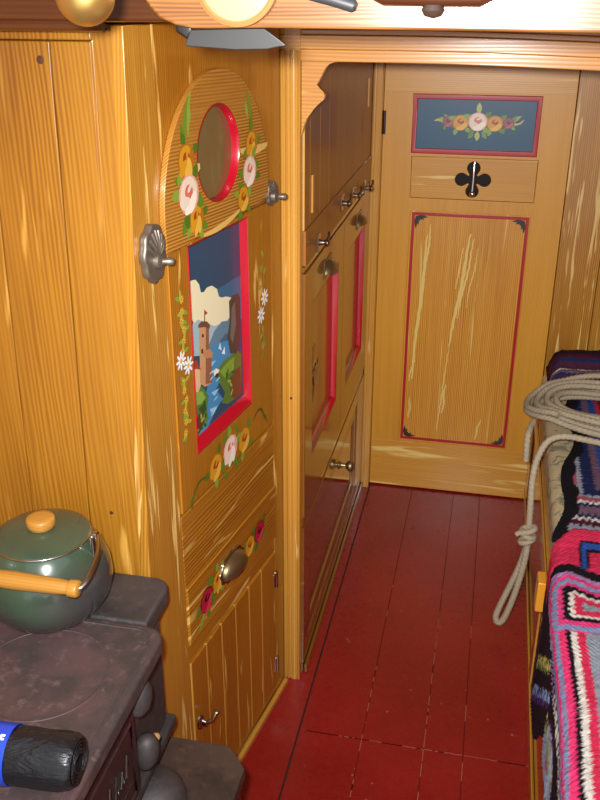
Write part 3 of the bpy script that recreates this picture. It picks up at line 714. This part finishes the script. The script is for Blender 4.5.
MB().prism(sp(rnd(-.86, -.482, 1.0855, 1.2095, .03, (0, 1, 0, 0))), .697+H, .731+H, 'z', .007, seg=3).build('rear_plate', M_IRON2, st)
mb = MB(); mb.box(-.82+.65, -.488+.65, .56-.9, 1.16-.9, .46+H, .7005+H, .012).box(-.83+.65, -.478+.65, .55-.9, 1.07-.9, .672+H, .700+H, .006)
mb.box(-.83+.65, -.476+.65, .55-.9, 1.17-.9, .445+H, .468+H, .006)
mb.build('body', M_IRON2, st)
do = MB().box(-.489+.65, -.468+.65, .66-.9, .985-.9, .485+H, .662+H, .008)
do.tube([(-.4675+.65, y-.9, z+H) for y, z in ((.685, .505), (.96, .505), (.96, .642), (.685, .642))], .003, 8, closed=True)
dop = do.build('fire_door', M_IRON3, st)
mb = MB()
for i in range(11):                                            # worn raised lettering along the door, no longer legible
    y = .72+i*.021; k = i % 3; zc = .585
    mb.tube([(.65-.4672, y-.9, zc-.02+H), (.65-.466, y-.9+.005, zc+.02*(1 if k else .4)+H), (.65-.4672, y-.9+.011, zc-.02+(.015 if k == 1 else 0)+H)], .0022, 6)
mb.tube([(.65-.4672, .74-.9, .535+H), (.65-.466, .85-.9, .531+H), (.65-.4672, .945-.9, .54+H)], .002, 6)
mb.build('lettering', STEEL, dop, label='worn bright raised lettering on the stove door')
lug = [(0, -.03), (.012, -.028), (.019, -.015), (.021, 0), (.019, .016), (.012, .027), (0, .03)]
for y, z in ((1.0, .665), (1.01, .545)):
    mb = MB().lathe(lug, (.65-.467, y-.9, z+H-.005), (.1, .15, 1), 20).lathe([(.013, 0), (.011, .03)], (.65-.49, y-.9, z+H), (1, 0, 0), 14)
    hg = mb.build('hinge', M_IRON2, st)
    if z < .6: MB().lathe([(.007, 0), (.008, .006), (.005, .012), (0, .014)], (.65-.463, y-.9+.018, z+H+.002), (.6, 1, 0), 12).build('hinge_pin', M_RUST, hg, label='rusty hinge pin end')
mb = MB()
mb.lathe([(0, .075), (.03, .072), (.055, .058), (.068, .035), (.072, .01), (.072, 0)], (.65-.487, 1.05-.9, H+.39), seg=28, scale=(.9, .75, .6))
mb.build('ash_pan_lip', M_IRON2, st, label='rounded black ash pan lip')
for x, y in ((-.79, .6), (-.52, .6), (-.79, 1.12), (-.53, 1.13)):
    MB().lathe([(.018, 0), (.015, .02), (.022, .05), (.026, .062)], (x+.65, y-.9, H+.39), seg=16).build('foot', M_IRON2, st)

# ------------------------------------------------------------------ kettle
ke = thing('kettle', 'green enamel kettle with wooden lid knob and handle, on the back of the stove', 'kettle', (-.652, 1.100, .7316), 0); ke.scale = (1.06, 1.06, .94)
prof = [(0, 0), (.068, 0), (.078, .006), (.092, .03), (.098, .058), (.096, .085), (.088, .11), (.077, .130), (.070, .140), (.067, .142), (.0, .1425)]
ring = prof
bm_ = MB().lathe(prof, seg=56); kb = bm_.build('kettle_body', M_ENAMEL, ke, 60)
MB().tube([(-.02, .06, .09), (-.035, .08, .10), (-.04, .09, .112)], lambda t: .018-.006*t, 14).build('spout', M_ENAMEL, ke)
ld = MB().lathe([(.0695, .141), (.071, .144), (.069, .147), (.055, .152), (.03, .157), (0, .159)], seg=56).build('lid', M_ENAMEL, ke, 60)
MB().tube([(.0705*math.cos(t), .0705*math.sin(t), .1435) for t in (2*PI*i/64 for i in range(64))], .0018, 8, closed=True).build('lid_rim', STEEL, ld)
MB().lathe([(.0, .156), (.017, .157), (.0195, .160), (.0215, .166), (.0215, .174), (.019, .1775), (.012, .1785), (0, .179)], seg=28).build('lid_knob', W_KNOB, ld, 60, label='round wooden lid knob')
for s in (1, -1):
    mb = MB().box(.082*s-.004, .082*s+.004, -.009, .009, .115, .158, .003).lathe([(0, -.004), (.007, -.003), (.007, .003), (0, .004)], (.086*s, 0, .154), (1, 0, 0), 14)
    mb.build('lug', STEEL, ke)
hz = Vector((0, -.088, .105))
bp_ = [(.088, 0, .154), (.099, -.02, .147), (.104, -.045, .138), (.104, -.07, .128), (.099, -.086, .121), (.085, -.089, .12)]
def cr(P, n=6):
    P = [Vector(p) for p in P]; out = []
    for i in range(len(P)-1):
        a, b, c, e = P[max(i-1, 0)], P[i], P[i+1], P[min(i+2, len(P)-1)]
        for j in range(n):
            t = j/n; out.append(.5*((2*b)+(c-a)*t+(2*a-5*b+4*c-e)*t*t+(3*b-a-3*c+e)*t**3))
    return out+[P[-1]]
for s in (1, -1): bo = MB().tube(cr([(p[0]*s, p[1], p[2]) for p in bp_]), .0042, 10).build('bail_arm', STEEL, ke)
MB().lathe([(0, -.098), (.011, -.098), (.0135, -.095), (.0135, -.084), (.0105, -.082), (.0125, -.065), (.0145, 0), (.0125, .065), (.0105, .082), (.0135, .084), (.0135, .095), (.011, .098), (0, .098)], (0, -.089, .12), (1, 0, 0), 24).build('grip', W_KNOB, ke, 60, label='turned wooden handle grip')

# ------------------------------------------------------------------ roll of bin bags
rb = thing('bin_bag_roll', 'roll of black plastic bags with a blue paper band, on the stove top', 'plastic bags', (-.511, .762, .7315), R(4))
t = bmesh.new(); n = 40; L = [-.115, -.04, -.0385, -.02, 0, .02, .045, .058, .0625, .064]
rings = []
for x in L:
    rr = .036 if x < .055 else .036-(x-.055)*.7
    rings.append([t.verts.new((x, (rr+.0012*math.sin(3*a+x*90))*math.cos(a), .037+(rr+.0010*math.sin(5*a+x*60))*math.sin(a)-.0005)) for a in (2*PI*i/n for i in range(n))])
for A, B in zip(rings, rings[1:]):
    for j in range(n): t.faces.new((A[j], A[(j+1) % n], B[(j+1) % n], B[j]))
t.faces.new(rings[0][::-1])
inner = [t.verts.new((.064, .028*math.cos(a), .0365+.028*math.sin(a))) for a in (2*PI*i/n for i in range(n))]
in2 = [t.verts.new((.052, .012*math.cos(a)+.003, .037+.010*math.sin(a))) for a in (2*PI*i/n for i in range(n))]
for A, B in ((rings[-1], inner), (inner, in2)):
    for j in range(n): t.faces.new((A[j], A[(j+1) % n], B[(j+1) % n], B[j]))
t.faces.new(in2); bmesh.ops.recalc_face_normals(t, faces=t.faces)
mb = MB(); mb._merge(t, 0)
mb.tube([(.0645+.001*math.sin(i), (.012+.0011*i*.35)*math.cos(i*.55), .037+(.011+.0011*i*.35)*math.sin(i*.55)) for i in range(44)], .0014, 6)
mb.build('bag_roll', M_POLY, rb)
mb = MB(); mb.lathe([(.0367, -.115), (.0377, -.115), (.0377, -.02), (.0367, -.02), (.0367, -.115)], (0, 0, .037), (1, 0, 0), 48)
bnd = mb.build('paper_band', M_BAND, rb, label='blue printed paper band')
def oncyl(polys, name, col, par):
    bm = bmesh.new()
    for L in polys:
        bm.faces.new([bm.verts.new((x, -.038*math.cos(a), .037+.038*math.sin(a))) for x, a in L])
    me = bpy.data.meshes.new(name); bm.to_mesh(me); bm.free(); me.materials.append(col)
    o = bpy.data.objects.new(name, me); COL.objects.link(o); o.parent = par
def bar(x0, a0, x1, a1, w=.0016):
    dx, da = x1-x0, (a1-a0)*.04; d = math.hypot(dx, da); nx, na = -da/d*w, dx/d*w/.04
    k = max(2, int(d/.003)); up = [(x0+dx*i/k+nx, a0+(a1-a0)*i/k+na) for i in range(k+1)]; dn_ = [(x0+dx*i/k-nx, a0+(a1-a0)*i/k-na) for i in range(k+1)]
    return up+dn_[::-1]
for x0, ch in ((-.056, 'R'), (-.043, 'E'), (-.031, 'c')):
    h0, h1 = 1.12, 1.42
    if ch == 'R': PL = [bar(x0, h0, x0+.001, h1), bar(x0, h1, x0+.008, h1), bar(x0+.008, h1, x0+.008, 1.28), bar(x0+.008, 1.28, x0, 1.27), bar(x0+.003, 1.27, x0+.009, h0)]
    if ch == 'E': PL = [bar(x0, h0, x0+.001, h1), bar(x0, h1, x0+.009, h1), bar(x0, 1.27, x0+.007, 1.27), bar(x0, h0, x0+.009, h0)]
    if ch == 'c': PL = [bar(x0, 1.27, x0+.001, 1.4), bar(x0, 1.4, x0+.006, 1.4), bar(x0, 1.27, x0+.006, 1.27)]
    oncyl(PL, 'letter', pm('f2f2f2'), bnd)
for q in ((-.09, .9, -.046, .9, .001), (-.09, .1, -.055, .1, .002), (-.09, -.02, -.06, -.02, .002), (-.09, -.35, -.04, -.35, .003)): oncyl([bar(*q)], 'print_line', pm('f2f2f2'), bnd)
oncyl([bar(-.092, .45, -.04, .45, .004), bar(-.092, .3, -.05, .3, .003)], 'print_block', pm('b6cf3a'), bnd)

# ------------------------------------------------------------------ side bed
sb = thing('side_bed', 'long varnished side bench with red reflecting front, under the mattress on the right', 'bench', (.52, 1.9, 0))
def bx(x): return x-.52
def by(y): return y-1.9
mb = MB(); mb.box(bx(.2005), bx(.855), by(.7), by(2.878), .0, .40, .002); mb.build('bench_box', W_SIDE, sb)
MB().box(bx(.1925), bx(.2), by(.7), by(2.878), 0, .055, .004).build('skirting', W_SIDEY, sb)
MB().box(bx(.194), bx(.2), by(.7), by(2.878), .345, .401, .003).box(bx(.194), bx(.2), by(1.86), by(1.92), .055, .345, .002).box(bx(.194), bx(.2), by(2.80), by(2.87), .055, .345, .002).build('face_frame', W_SIDEY, sb)
MB().box(bx(.172), bx(.1935), by(1.75), by(1.80), .36, .44, .004).build('wooden_stop', plain('bright_yellow_varnish', 'e0962a', .3, coat=.5), sb, label='bright yellow wooden stop block on the bench edge')

ma = bmesh.new()
mt = MB().box(.2045, .85, .72, 2.872, .4015, .510, .03, seg=5)
mo = mt.build('mattress', M_FLORAL, None, 60); tag(mo, 'cream floral mattress lying along the side bench under the crochet blankets', 'mattress')

# ------------------------------------------------------------------ crochet blankets
def C(h): return lin(h)
Y_ = {k: lin(v) for k, v in dict(black='18141a', rose='b0566b', pink='e0427e', hot='e63a72', grey='9aa0b0', blue='7f93b8', lilac='a27cab', navy='202a55', mauve='75596a', royal='2f4f9a', red='c0303f', crim='d22f52', maroon='4d1a2a', white='dcd6cc', heather='8f97a2', dark='2a1620', plum='4c2638', purple='5b3b8e', green='8b9a55', yellow='c9c46a', sky='8fa9d8').items()}
def zig(t, p): return abs((t/p) % 1-.5)*2
def bands(d, t, L, z=.003, p=.014):
    e = d+z*(zig(t, p)-.5)
    for w, c in L:
        if e < w: return Y_[c]
        e -= w
    return None
def grid(name, nu, nv, fpos, fcol, thick, label, group=None, st=(.0024, .011)):
    bm = bmesh.new(); vs = []; cols = []
    for j in range(nv+1):
        row = []
        for i in range(nu+1):
            u, v = i/nu, j/nv
            row.append(bm.verts.new(fpos(u, v))); cols.append(fcol(u, v))
        vs.append(row)
    bm.verts.index_update()
    for j in range(nv):
        for i in range(nu): bm.faces.new((vs[j][i], vs[j][i+1], vs[j+1][i+1], vs[j+1][i]))
    bm.normal_update()
    for k, vtx in enumerate(bm.verts):                           # knobbly stitches
        p = vtx.co; q = cols[k]
        vtx.co = vtx.co+vtx.normal*(st[0]*mnoise.noise(Vector((p.x/st[1], p.y/st[1], p.z/st[1])))+st[0]*.8*math.sin(p.x*2*PI/st[1])*math.sin(p.y*2*PI/st[1]+p.z*2*PI/st[1]))
    me = bpy.data.meshes.new(name); bm.to_mesh(me); bm.free()
    at = me.color_attributes.new('yarn', 'FLOAT_COLOR', 'POINT')
    for k, c in enumerate(cols):
        f = 1+.16*mnoise.noise(Vector((k*.37, k*.11, 0))); at.data[k].color = (c[0]*f, c[1]*f, c[2]*f, 1)
    me.materials.append(M_YARN); me.shade_smooth()
    o = bpy.data.objects.new(name, me); COL.objects.link(o)
    md = o.modifiers.new('thickness', 'SOLIDIFY'); md.thickness = thick; md.offset = -1
    dg = bpy.context.evaluated_depsgraph_get(); m2 = bpy.data.meshes.new_from_object(o.evaluated_get(dg), preserve_all_data_layers=True, depsgraph=dg)
    o.modifiers.clear(); o.data = m2; bpy.data.meshes.remove(me); m2.name = name
    return tag(o, label, 'blanket', group)
# navy and rose blanket spread over the mattress
def edge(y):                                                     # wavy left border
    return .238-.036*max(0, min(1, (2.1-y)/.25))+.012*math.sin(y*17)+.03*max(0, min(1, (y-2.1)/.3))
def p1(u, v):
    y = 1.80+v*.80; xl = edge(y); x = xl+u*(.80-xl)
    e = (x-xl); z = .527+.012*min(1, e/.03)+.006*mnoise.noise(Vector((x*9, y*9, 1)))
    return (x, y, z)
def c1(u, v):
    x, y, z = p1(u, v); e = x-edge(y); yb = 1.985
    if e < .032+.005*math.sin(y*60): return Y_['black']
    RB = [(.022, 'rose'), (.012, 'grey'), (.03, 'navy'), (.018, 'mauve'), (.02, 'royal'), (.014, 'red'), (.016, 'black'), (.02, 'heather'), (.03, 'rose'), (.2, 'navy'), (1, 'mauve')]
    if y > yb:
        d1 = x-.262; d2 = y-yb
        d = min(d1, d2)
        if d1 < 0: return Y_['rose']
        return bands(d, y if d1 < d2 else x, RB[1:], .008)
    d = yb-y
    return bands(d, x, [(.022, 'rose'), (.012, 'white'), (.014, 'navy'), (.035, 'mauve'), (.012, 'navy'), (.010, 'white'), (.022, 'maroon'), (.028, 'heather'), (.05, 'rose'), (1, 'maroon')], .012)
grid('crochet_blanket', 150, 210, p1, c1, .007, 'navy and rose crochet blanket with black border, spread over the floral mattress', 'crochet blankets')
# dark blanket folded against the far bulkhead
def p2(u, v):
    a = v*2-1; y = 2.75+.11*a; x = .215+u*.6
    prof_ = (1-abs(a)**3.5)
    lf = min(1, u/.07); lf = math.sqrt(max(0, 1-(1-lf)**2))
    z = .526+(.085*prof_*(1-.12*math.sin(u*9+1)*.5)*lf+.012*math.sin(v*3*2*PI)*prof_*lf)
    return (x, y, z+.006*mnoise.noise(Vector((x*10, y*10, 4))))
def c2(u, v):
    x, y, z = p2(u, v)
    return bands(v*.5, x, [(.02, 'white'), (.03, 'plum'), (.015, 'navy'), (.04, 'mauve'), (.012, 'white'), (.05, 'plum'), (.02, 'navy'), (.05, 'maroon'), (.02, 'rose'), (.07, 'maroon'), (1, 'dark')], .008)
grid('folded_blanket', 120, 80, p2, c2, .007, 'dark plum crochet blanket folded against the far bulkhead, behind the rope coil', 'crochet blankets')
# pink blanket spilling over the bench edge in the foreground
def hangz(y):
    K = [(.85, .02), (1.05, .08), (1.2, .24), (1.27, .34), (1.36, .385), (1.44, .30), (1.53, .20), (1.62, .215), (1.70, .35), (1.80, .45)]
    for (a, za), (b, zb) in zip(K, K[1:]):
        if y <= b: t_ = max(0, (y-a)/(b-a)); t_ = t_*t_*(3-2*t_); return za+(zb-za)*t_
    return K[-1][1]
ZT = .548
def p3(u, v):
    y = .92+v*.895; L = ZT-.03-hangz(y); s = -L+u*(L+.5)            # s: arc distance, 0 where it turns over the edge
    far = max(0, (y-1.74)/.07); zt = ZT+.006*far
    x0 = .188-.003*math.sin(y*13+1)-.004*max(0, min(1, (1.75-y)/.15))+.03*far*far
    if s < 0:
        k = -s/L if L > 0 else 0
        return (x0-.004*(1+math.sin(y*21+s*6))*k, y, zt-.03+s)
    if s < .047:
        a = s/.047*PI/2; return (x0+.03*(1-math.cos(a)), y, zt-.03+.03*math.sin(a))
    x = x0+.03+s-.047
    return (x, y, zt+.007*mnoise.noise(Vector((x*8, y*8, 2)))+.006*math.sin(y*30)*0)
def c3(u, v):
    y = .92+v*.895; L = ZT-.03-hangz(y); s = -L+u*(L+.5); w = 1.815-y
    ww = w+.012*math.sin(s*40)
    if ww < .15 and s > -.07:
        if .05 < w < .15 and .078 < s < .088 or .05 < w < .072 and .078 < s < .2: return Y_['royal']
        if .042 < w < .15 and .072 < s < .094 or .042 < w < .084 and .072 < s < .2: return Y_['black']
        return Y_['crim']
    if ww < .18 and s > -.03: return Y_['black']
    if s > -.012:
        if y > 1.45:
            r = .05; d1 = s+.012; d2 = ww-.18; d3 = (y-1.45)+.018
            d = min(d1, d2, d3)
            if d1 < .07 and d2 < .07: d = .07-min(.07, math.hypot(.07-d1, .07-d2))
            return bands(d, y if d1 < d2 else s, [(.012, 'lilac'), (.013, 'pink'), (.014, 'blue'), (.012, 'pink'), (.012, 'black'), (.01, 'white'), (.016, 'crim'), (.03, 'heather'), (.03, 'grey'), (1, 'rose')], .007, .016)
        return bands(s+.012, y, [(.014, 'blue'), (.012, 'pink'), (.011, 'blue'), (.014, 'hot'), (.009, 'black'), (.012, 'white'), (.016, 'crim'), (.04, 'heather'), (.02, 'rose'), (1, 'blue')], .005, .012)
    # hanging part: dark ground with shell-stitch motifs
    def shell_(sc, per, a, b, wd=.011, sl=0):
        q = s-sc-sl*(y-1.45)
        if abs(q) < wd*(.45+.75*zig(y+a, per)) and zig(y+a, per) > .35: return Y_[b]
    for sc, per, a, b, wd, sl, y0, y1 in ((-.026, .026, 0, 'white', .012, 0, 1.0, 1.33), (-.026, .026, 0, 'sky', .012, 0, .9, 1.2), (-.03, .024, 0, 'lilac', .01, 0, 1.3, 1.43), (-.055, .022, .004, 'yellow', .013, -.75, 1.42, 1.62), (-.067, .022, .01, 'green', .012, -.75, 1.42, 1.62),
                                    (-.13, .024, 0, 'sky', .014, -.8, 1.36, 1.62), (-.147, .024, .012, 'purple', .014, -.8, 1.36, 1.62), (-.10, .02, 0, 'green', .008, .1, 1.2, 1.36), (-.085, .02, .007, 'yellow', .006, .1, 1.2, 1.36), (-.1, .03, 0, 'purple', .016, 0, .9, 1.16)):
        if y0 < y < y1:
            c = shell_(sc, per, a, b, wd, sl)
            if c: return c
    e = math.hypot((s+.13)/.06, (y-1.27)/.07)
    if e < 1: return Y_['rose'] if e < .35 and zig(y, .018) > .5 else (Y_['grey'] if zig(y+s, .02) > .3 else Y_['sky'])
    if 1 <= e < 1.2: return Y_['plum']
    if y > 1.62: return Y_['plum'] if zig(s, .03) > .5 else Y_['dark']
    return Y_['dark']
grid('crochet_blanket', 260, 240, p3, c3, .007, 'bright pink and grey blue crochet blanket hanging over the bench edge, nearest the camera', 'crochet blankets')

# ------------------------------------------------------------------ rope
mb = MB(); rr = .0092
pts = []
N = 2400
for i in range(N+1):
    t_ = i/N; th = PI*1.05+2*PI*9.1*t_; lay = 9.1*t_
    k = 3-abs(lay % 6-3)
    ax = .178+.026*k; ay = .095+.026*k
    x = .412+ax*1.05*math.cos(th); y = 2.435+ay*math.sin(th)-.03*math.cos(th)*.6
    z = .562+.015*(max(0, min(1, (lay-2.7)/.6))+max(0, min(1, (lay-5.7)/.6)))+.003*math.sin(th*2+lay*.5)+.012*max(0, -math.cos(th))*0+.004*math.sin(th*3+lay)
    if y > 2.58: z += .5*(y-2.58)
    if x < .205: z -= .35*(.205-x)
    pts.append((x, y, z))
mb.tube(pts, rr, 12, lobes=3, pitch=.04, depth=.16)
tail = cr([(.16, 2.33, .566), (.148, 2.285, .556), (.146, 2.27, .535), (.147, 2.265, .508), (.148, 2.262, .48)], 8)
mb.tube(tail, rr, 12, lobes=3, pitch=.04, depth=.16)
def dn(px): return px
hang = cr([(.40, 2.185, .58), (.30, 2.19, .592), (.235, 2.195, .596), (.195, 2.19, .582), (.172, 2.175, .54), (.163, 2.15, .49), (.164, 2.13, .43), (.1665, 2.125, .36), (.166, 2.12, .30), (.155, 2.118, .235), (.135, 2.116, .165), (.115, 2.113, .10), (.107, 2.11, .062), (.116, 2.108, .045), (.13, 2.107, .065), (.146, 2.106, .13), (.158, 2.106, .20), (.166, 2.108, .27), (.168, 2.112, .33)], 26)
mb.tube(hang, rr, 12, lobes=3, pitch=.04, depth=.16)
for k in range(3):
    c = Vector((.165, 2.113, .322+.016*k)); tl = (.5, -.3, .35)[k]
    mb.tube([c+Vector((.017*math.cos(a), .015*math.sin(a), .017*tl*math.cos(a))) for a in (2*PI*i/24 for i in range(24))], .0075, 10, closed=True)
mb.tube([(.155, 2.10, .345), (.143, 2.096, .352), (.134, 2.095, .345)], .007, 10)
ro = mb.build('rope', M_ROPE, None, 60); tag(ro, 'coiled natural fibre rope on the bed with a knotted loop hanging towards the red floor', 'rope')

# ------------------------------------------------------------------ things at the hatch edge overhead
pk = thing('hatch_beam', 'pale varnished beam across the top of the view, under the hatch, with a shaped left end', 'beam', (0, .965, 1.66))
og = [(.8, -.050), (-.24, -.0445), (-.30, -.0455), (-.318, -.0455), (-.335, -.0425), (-.352, -.036), (-.362, -.026), (-.370, -.014), (-.380, -.006), (-.395, -.002), (-.395, .06), (.8, .06)]
MB().prism(og, -.013, .013, 'y', .003).build('beam', W_PLANK, pk)
MB().prism([(-.335, -.062), (-.328, -.0475), (-.262, -.0455), (-.248, -.0455), (-.225, -.0615), (-.245, -.066), (-.28, -.067), (-.335, -.064)], .0135, .019, 'y', .0012).prism([(-.345, -.05), (-.332, -.058), (-.326, -.0475), (-.33, -.035), (-.345, -.037)], .0135, .022, 'y', .003, 1).build('metal_plate', [plain('dark_grey_metal', '232321', .5, .1), BLACK], pk, label='dark grey pointed metal plate under the beam')
MB().lathe([(0, 0), (.041, 0), (.0425, .004), (.0425, .012), (.039, .014), (.0375, .0125), (.033, .0135), (0, .0145)], (-.2665, -.0135, -.001), (0, -1, 0), 48, 0).lathe([(.0375, .01271), (.0378, .0132), (.039, .0142), (.0425, .0122), (.0428, .004), (.0425, .0)], (-.2665, -.0135, -.001), (0, -1, 0), 48, 1).build('round_boss', [plain('cream_boss_paint', '857a60', .35, coat=.4), plain('tan_rim', '94683a', .35)], pk, label='cream disc with a tan rim on the beam front')
MB().tube([(-.275, -.021, .006), (-.22, -.021, -.006), (-.17, -.021, -.018), (-.150, -.021, -.0235), (-.147, -.021, -.0245)], lambda t_: .0062 if t_ < .9 else .0035, 14).build('hook_rod', plain('dark_grey_rod', '353536', .5, .2), pk, label='dark grey rod lying along the beam')
MB().tube([(-.138, -.024, -.008), (-.12, -.024, -.0135), (-.07, -.024, -.0145), (-.03, -.024, -.0145), (-.015, -.024, -.010)], lambda t_: .0095 if .05 < t_ < .95 else .006, 14).lathe([(0, 0), (.009, .002), (.011, .007), (.008, .012), (0, .014)], (-.073, -.024, -.020), (0, 0, -1), 16, 1).build('toggle', [plain('reddish_brown_wood', '40200f', .3, coat=.4), plain('dark_knob', '3a2a22', .4)], pk, label='reddish brown wooden toggle bar with a dark knob')
br = thing('brass_rail', 'brass rail with a ball knob, at the top left beside the beam', 'rail', (-.42, .90, 1.67))
MB().lathe([(.006, -.52), (.006, .045)], (0, 0, 0), (1, 0, 0), 14).lathe([(.006, -.0), (.006, .065)], (.04, 0, 0), (0, 1, 0), 12).build('rod', BRASS, br)
MB().lathe([(.029*math.sin(PI*i/20)+1e-7*(0 < i < 20), -.029*math.cos(PI*i/20)) for i in range(21)], (.012, -.0, -.024), (0, 0, 1), 32).build('ball_knob', BRASS, br, 60)
MB().lathe([(0, -.012), (.009, -.008), (.012, 0), (.009, .008), (0, .012)], (.046, .03, -.004), (0, 0, 1), 20).build('end_knob', BRASS, br, 60)

# ------------------------------------------------------------------ light and camera
ld_ = bpy.data.lights.new('camera_flash', 'AREA'); ld_.shape = 'DISK'; ld_.size = .045; ld_.energy = FLASH; ld_.spread = R(110)
lo = bpy.data.objects.new('camera_flash', ld_); COL.objects.link(lo); lo.location = (-.055, .03, 1.675)
lo.rotation_euler = Vector((-.08, .93, -.36)).to_track_quat('-Z', 'Y').to_euler()
w = bpy.data.worlds.new('daylight'); S.world = w; w.use_nodes = True
bg = w.node_tree.nodes['Background']; bg.inputs[0].default_value = (.93, .95, 1, 1); bg.inputs[1].default_value = SKY

cd = bpy.data.cameras.new('camera'); cam_ = bpy.data.objects.new('camera', cd); COL.objects.link(cam_); S.camera = cam_
cd.sensor_fit = 'VERTICAL'; cd.sensor_height = 36; cd.lens = 902.53*36/800; cd.clip_start = .02
yaw, pitch, roll = .211027, .425870, -.001621
f = Vector((-math.sin(yaw)*math.cos(pitch), math.cos(yaw)*math.cos(pitch), -math.sin(pitch))); r = Vector((math.cos(yaw), math.sin(yaw), 0)); dv = f.cross(r)
r2 = r*math.cos(roll)+dv*math.sin(roll); d2 = -r*math.sin(roll)+dv*math.cos(roll)
cam_.matrix_world = Matrix.Translation((0, 0, 1.65)) @ Matrix((r2, -d2, -f)).transposed().to_4x4()
vs = S.view_settings; vs.view_transform = 'Standard'; vs.look = 'None'; vs.gamma = 1; vs.use_curve_mapping = False; vs.exposure = EXPO
